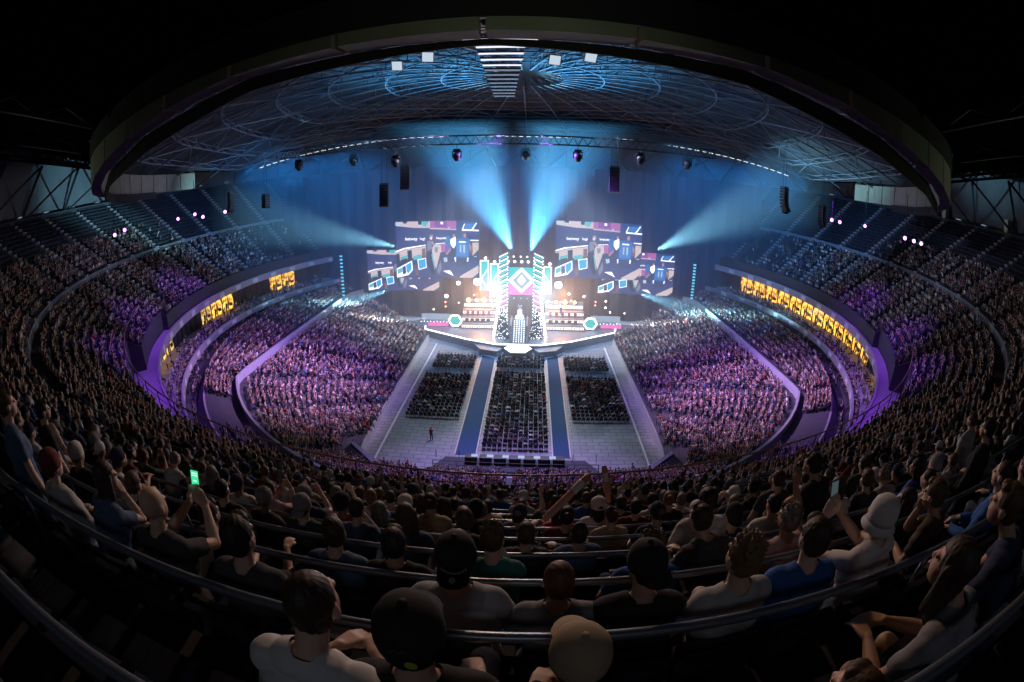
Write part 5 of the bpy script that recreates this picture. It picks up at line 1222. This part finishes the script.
# a few people on the floor and the stage
def walker(x, y, z, pose, tcn, lab, ph=0.):
    return person(0, ph, pose, 'tee', tcn, 'jeans', 'navy', 'short', 'dark brown', 1, None, None, lab, None, pos=Vector((x, y, z)), eyes=False)
walker(-9.8, 48.2, 0, 'stand_phone', 'red', 'person in a red t-shirt standing alone on the empty floor')
walker(7.6, 88.6, 4.2, 'stand', 'black', 'person in black standing inside the right players booth')

# ------------------------------------------------------------------ rails behind the rows
def rail(k, a0, a1, label, h=.62, r=.024, step=1.7):
    root = empty('row_rail', pol(rowR(k), 1.3, rowZ(k)).to_tuple()); o_ = Vector(root.location); n = max(6, int((a1-a0)/.6)); R = rowR(k)+.02
    MB().tube([pol(R, p, rowZ(k)+h)-o_ for p in frange(a0, a1, n)], r, 10).build('rail', M_rail, root, True)
    ph = a0+.4; 
    while ph < a1:
        MB().tube([pol(R, ph, rowZ(k))-o_, pol(R, ph, rowZ(k)+h)-o_], .016, 6).build('post', M_rail, root, True); ph += step
    return tag(root, label, 'rail')
for k in range(5, 19):
    if k == 9: continue
    rail(k, -26, 26 if k > 9 else 26, 'long curved steel rail behind the seats, %s' % ('closest to the bottom edge' if k == 18 else 'at the height of the big black cap' if k == 17 else '%s rail counted from the balcony railing' % ordn(k+1 if k < 9 else k)), r=.026 if k > 14 else .022, step=2.4 if k > 12 else 4.)
# balcony railing at the front of the upper tier
root = empty('balcony_railing', pol(55.25, 0, ZK0)); o_ = Vector(root.location)
MB().tube([pol(55.2, p, 18.62)-o_ for p in frange(-58, 58, 120)], .045, 8).build('top_rail', mat('warm_rail', (.30,.19,.13), .4), root, True)
MB().tube([pol(55.2, p, 18.1)-o_ for p in frange(-58, 58, 120)], .02, 6).build('middle_rail', M_metal, root, True)
for ph in frange(-57, 57, 39): MB().tube([pol(55.2, ph, 17.3)-o_, pol(55.2, ph, 18.62)-o_], .035, 6).build('post', M_metal, root)
tag(root, 'long balcony railing along the front edge of the upper tier', 'railing')
# ------------------------------------------------------------------ general show light: unseen washes, plus fills added to brighten dark parts
PU = (.42,.16,1.); PK = (.85,.45,1.); CW = (.72,.82,1.); WM = (1.,.60,.38)
for s in (-1, 1):
    spot((s*2,60,36), (s*32,60,4), 150000, PU, 52, 1., .6, 'purple_wash'); spot((s*1,62,36), (s*24,82,3), 110000, (.75,.82,1.), 40, 1., .6, 'cool_wash')
    spot((s*4,56,36), (s*31,50,3), 150000, PK, 45, 1., .6, 'pink_wash')
    for ph in (38, 56, 76): spot(pol(47, s*ph, 32.5), pol(53.2, s*ph, 14), 15000, (.33,.08,1.), 62, 1., .4, 'walkway_wash')
    spot((s*8,60,37), (s*60,60,20), 22000, (.60,.62,1.), 70, 1., .6, 'tier_wash')
    spot((s*30,62,37), (s*66,86,24), 30000, (.06,.38,1.), 60, 1., .5, 'blue_wash')
    spot((s*20,56,34), (s*24,62,44), 2600, (.08,.45,.9), 150, 1., .8, 'roof_wash')
    spot(pol(66,s*36,33.5), pol(56,s*30,35), 420, (.72,.85,.55), 120, 1., .5, 'ring_fill')  # unseen fill added to brighten the outer face of the ring
spot(pol(64,2,33.5), pol(56,0,35), 230, (.72,.85,.55), 130, 1., .5, 'ring_fill')  # same added ring fill, over the middle
spot((0,50,35), (0,62,46), 4000, (.08,.45,.9), 150, 1., .8, 'roof_wash')
spot((0,58,36), (0,34,3), 70000, PU, 60, 1., .6, 'near_stand_wash')
spot((0,62,35), (0,50,0), 20000, (.7,.85,1.), 60, 1., .6, 'floor_wash')
area((0,52,37), (0,10,22), 1300, WM, 10, 2, 'warm_front_light')
area((0,62,30), (0,20,22), 1500, (.75,.8,1.), 12, 3, 'cool_front_light')
spot((0,40,38), (1.6,3,28), 12000, WM, 26, 1., .8, 'warm_rim_fill')  # unseen spot added for a warm rim on the front rows
spot((1.6,-6,35.5), (1.6,1,28), 110, (.8,.85,1.), 100, 1., .5, 'backs_fill')  # unseen dim fill added behind the camera to lift the backs
for x, p in BLUE_AREAS: area((x,67,34.5), (x*.9,99,8), 7500*p, (.01,.25,.80), 26, 3, 'blue_haze_wash').data.spread = rad(110)  # unseen wide panels added to tint the haze blue
for s in (-1, 1): spot(pol(64,s*44,34.), pol(56,s*41,33.6), 130, (.8,.8,.6), 120, 1., .5, 'ring_fill')  # unseen fills added to make the ring ends paler
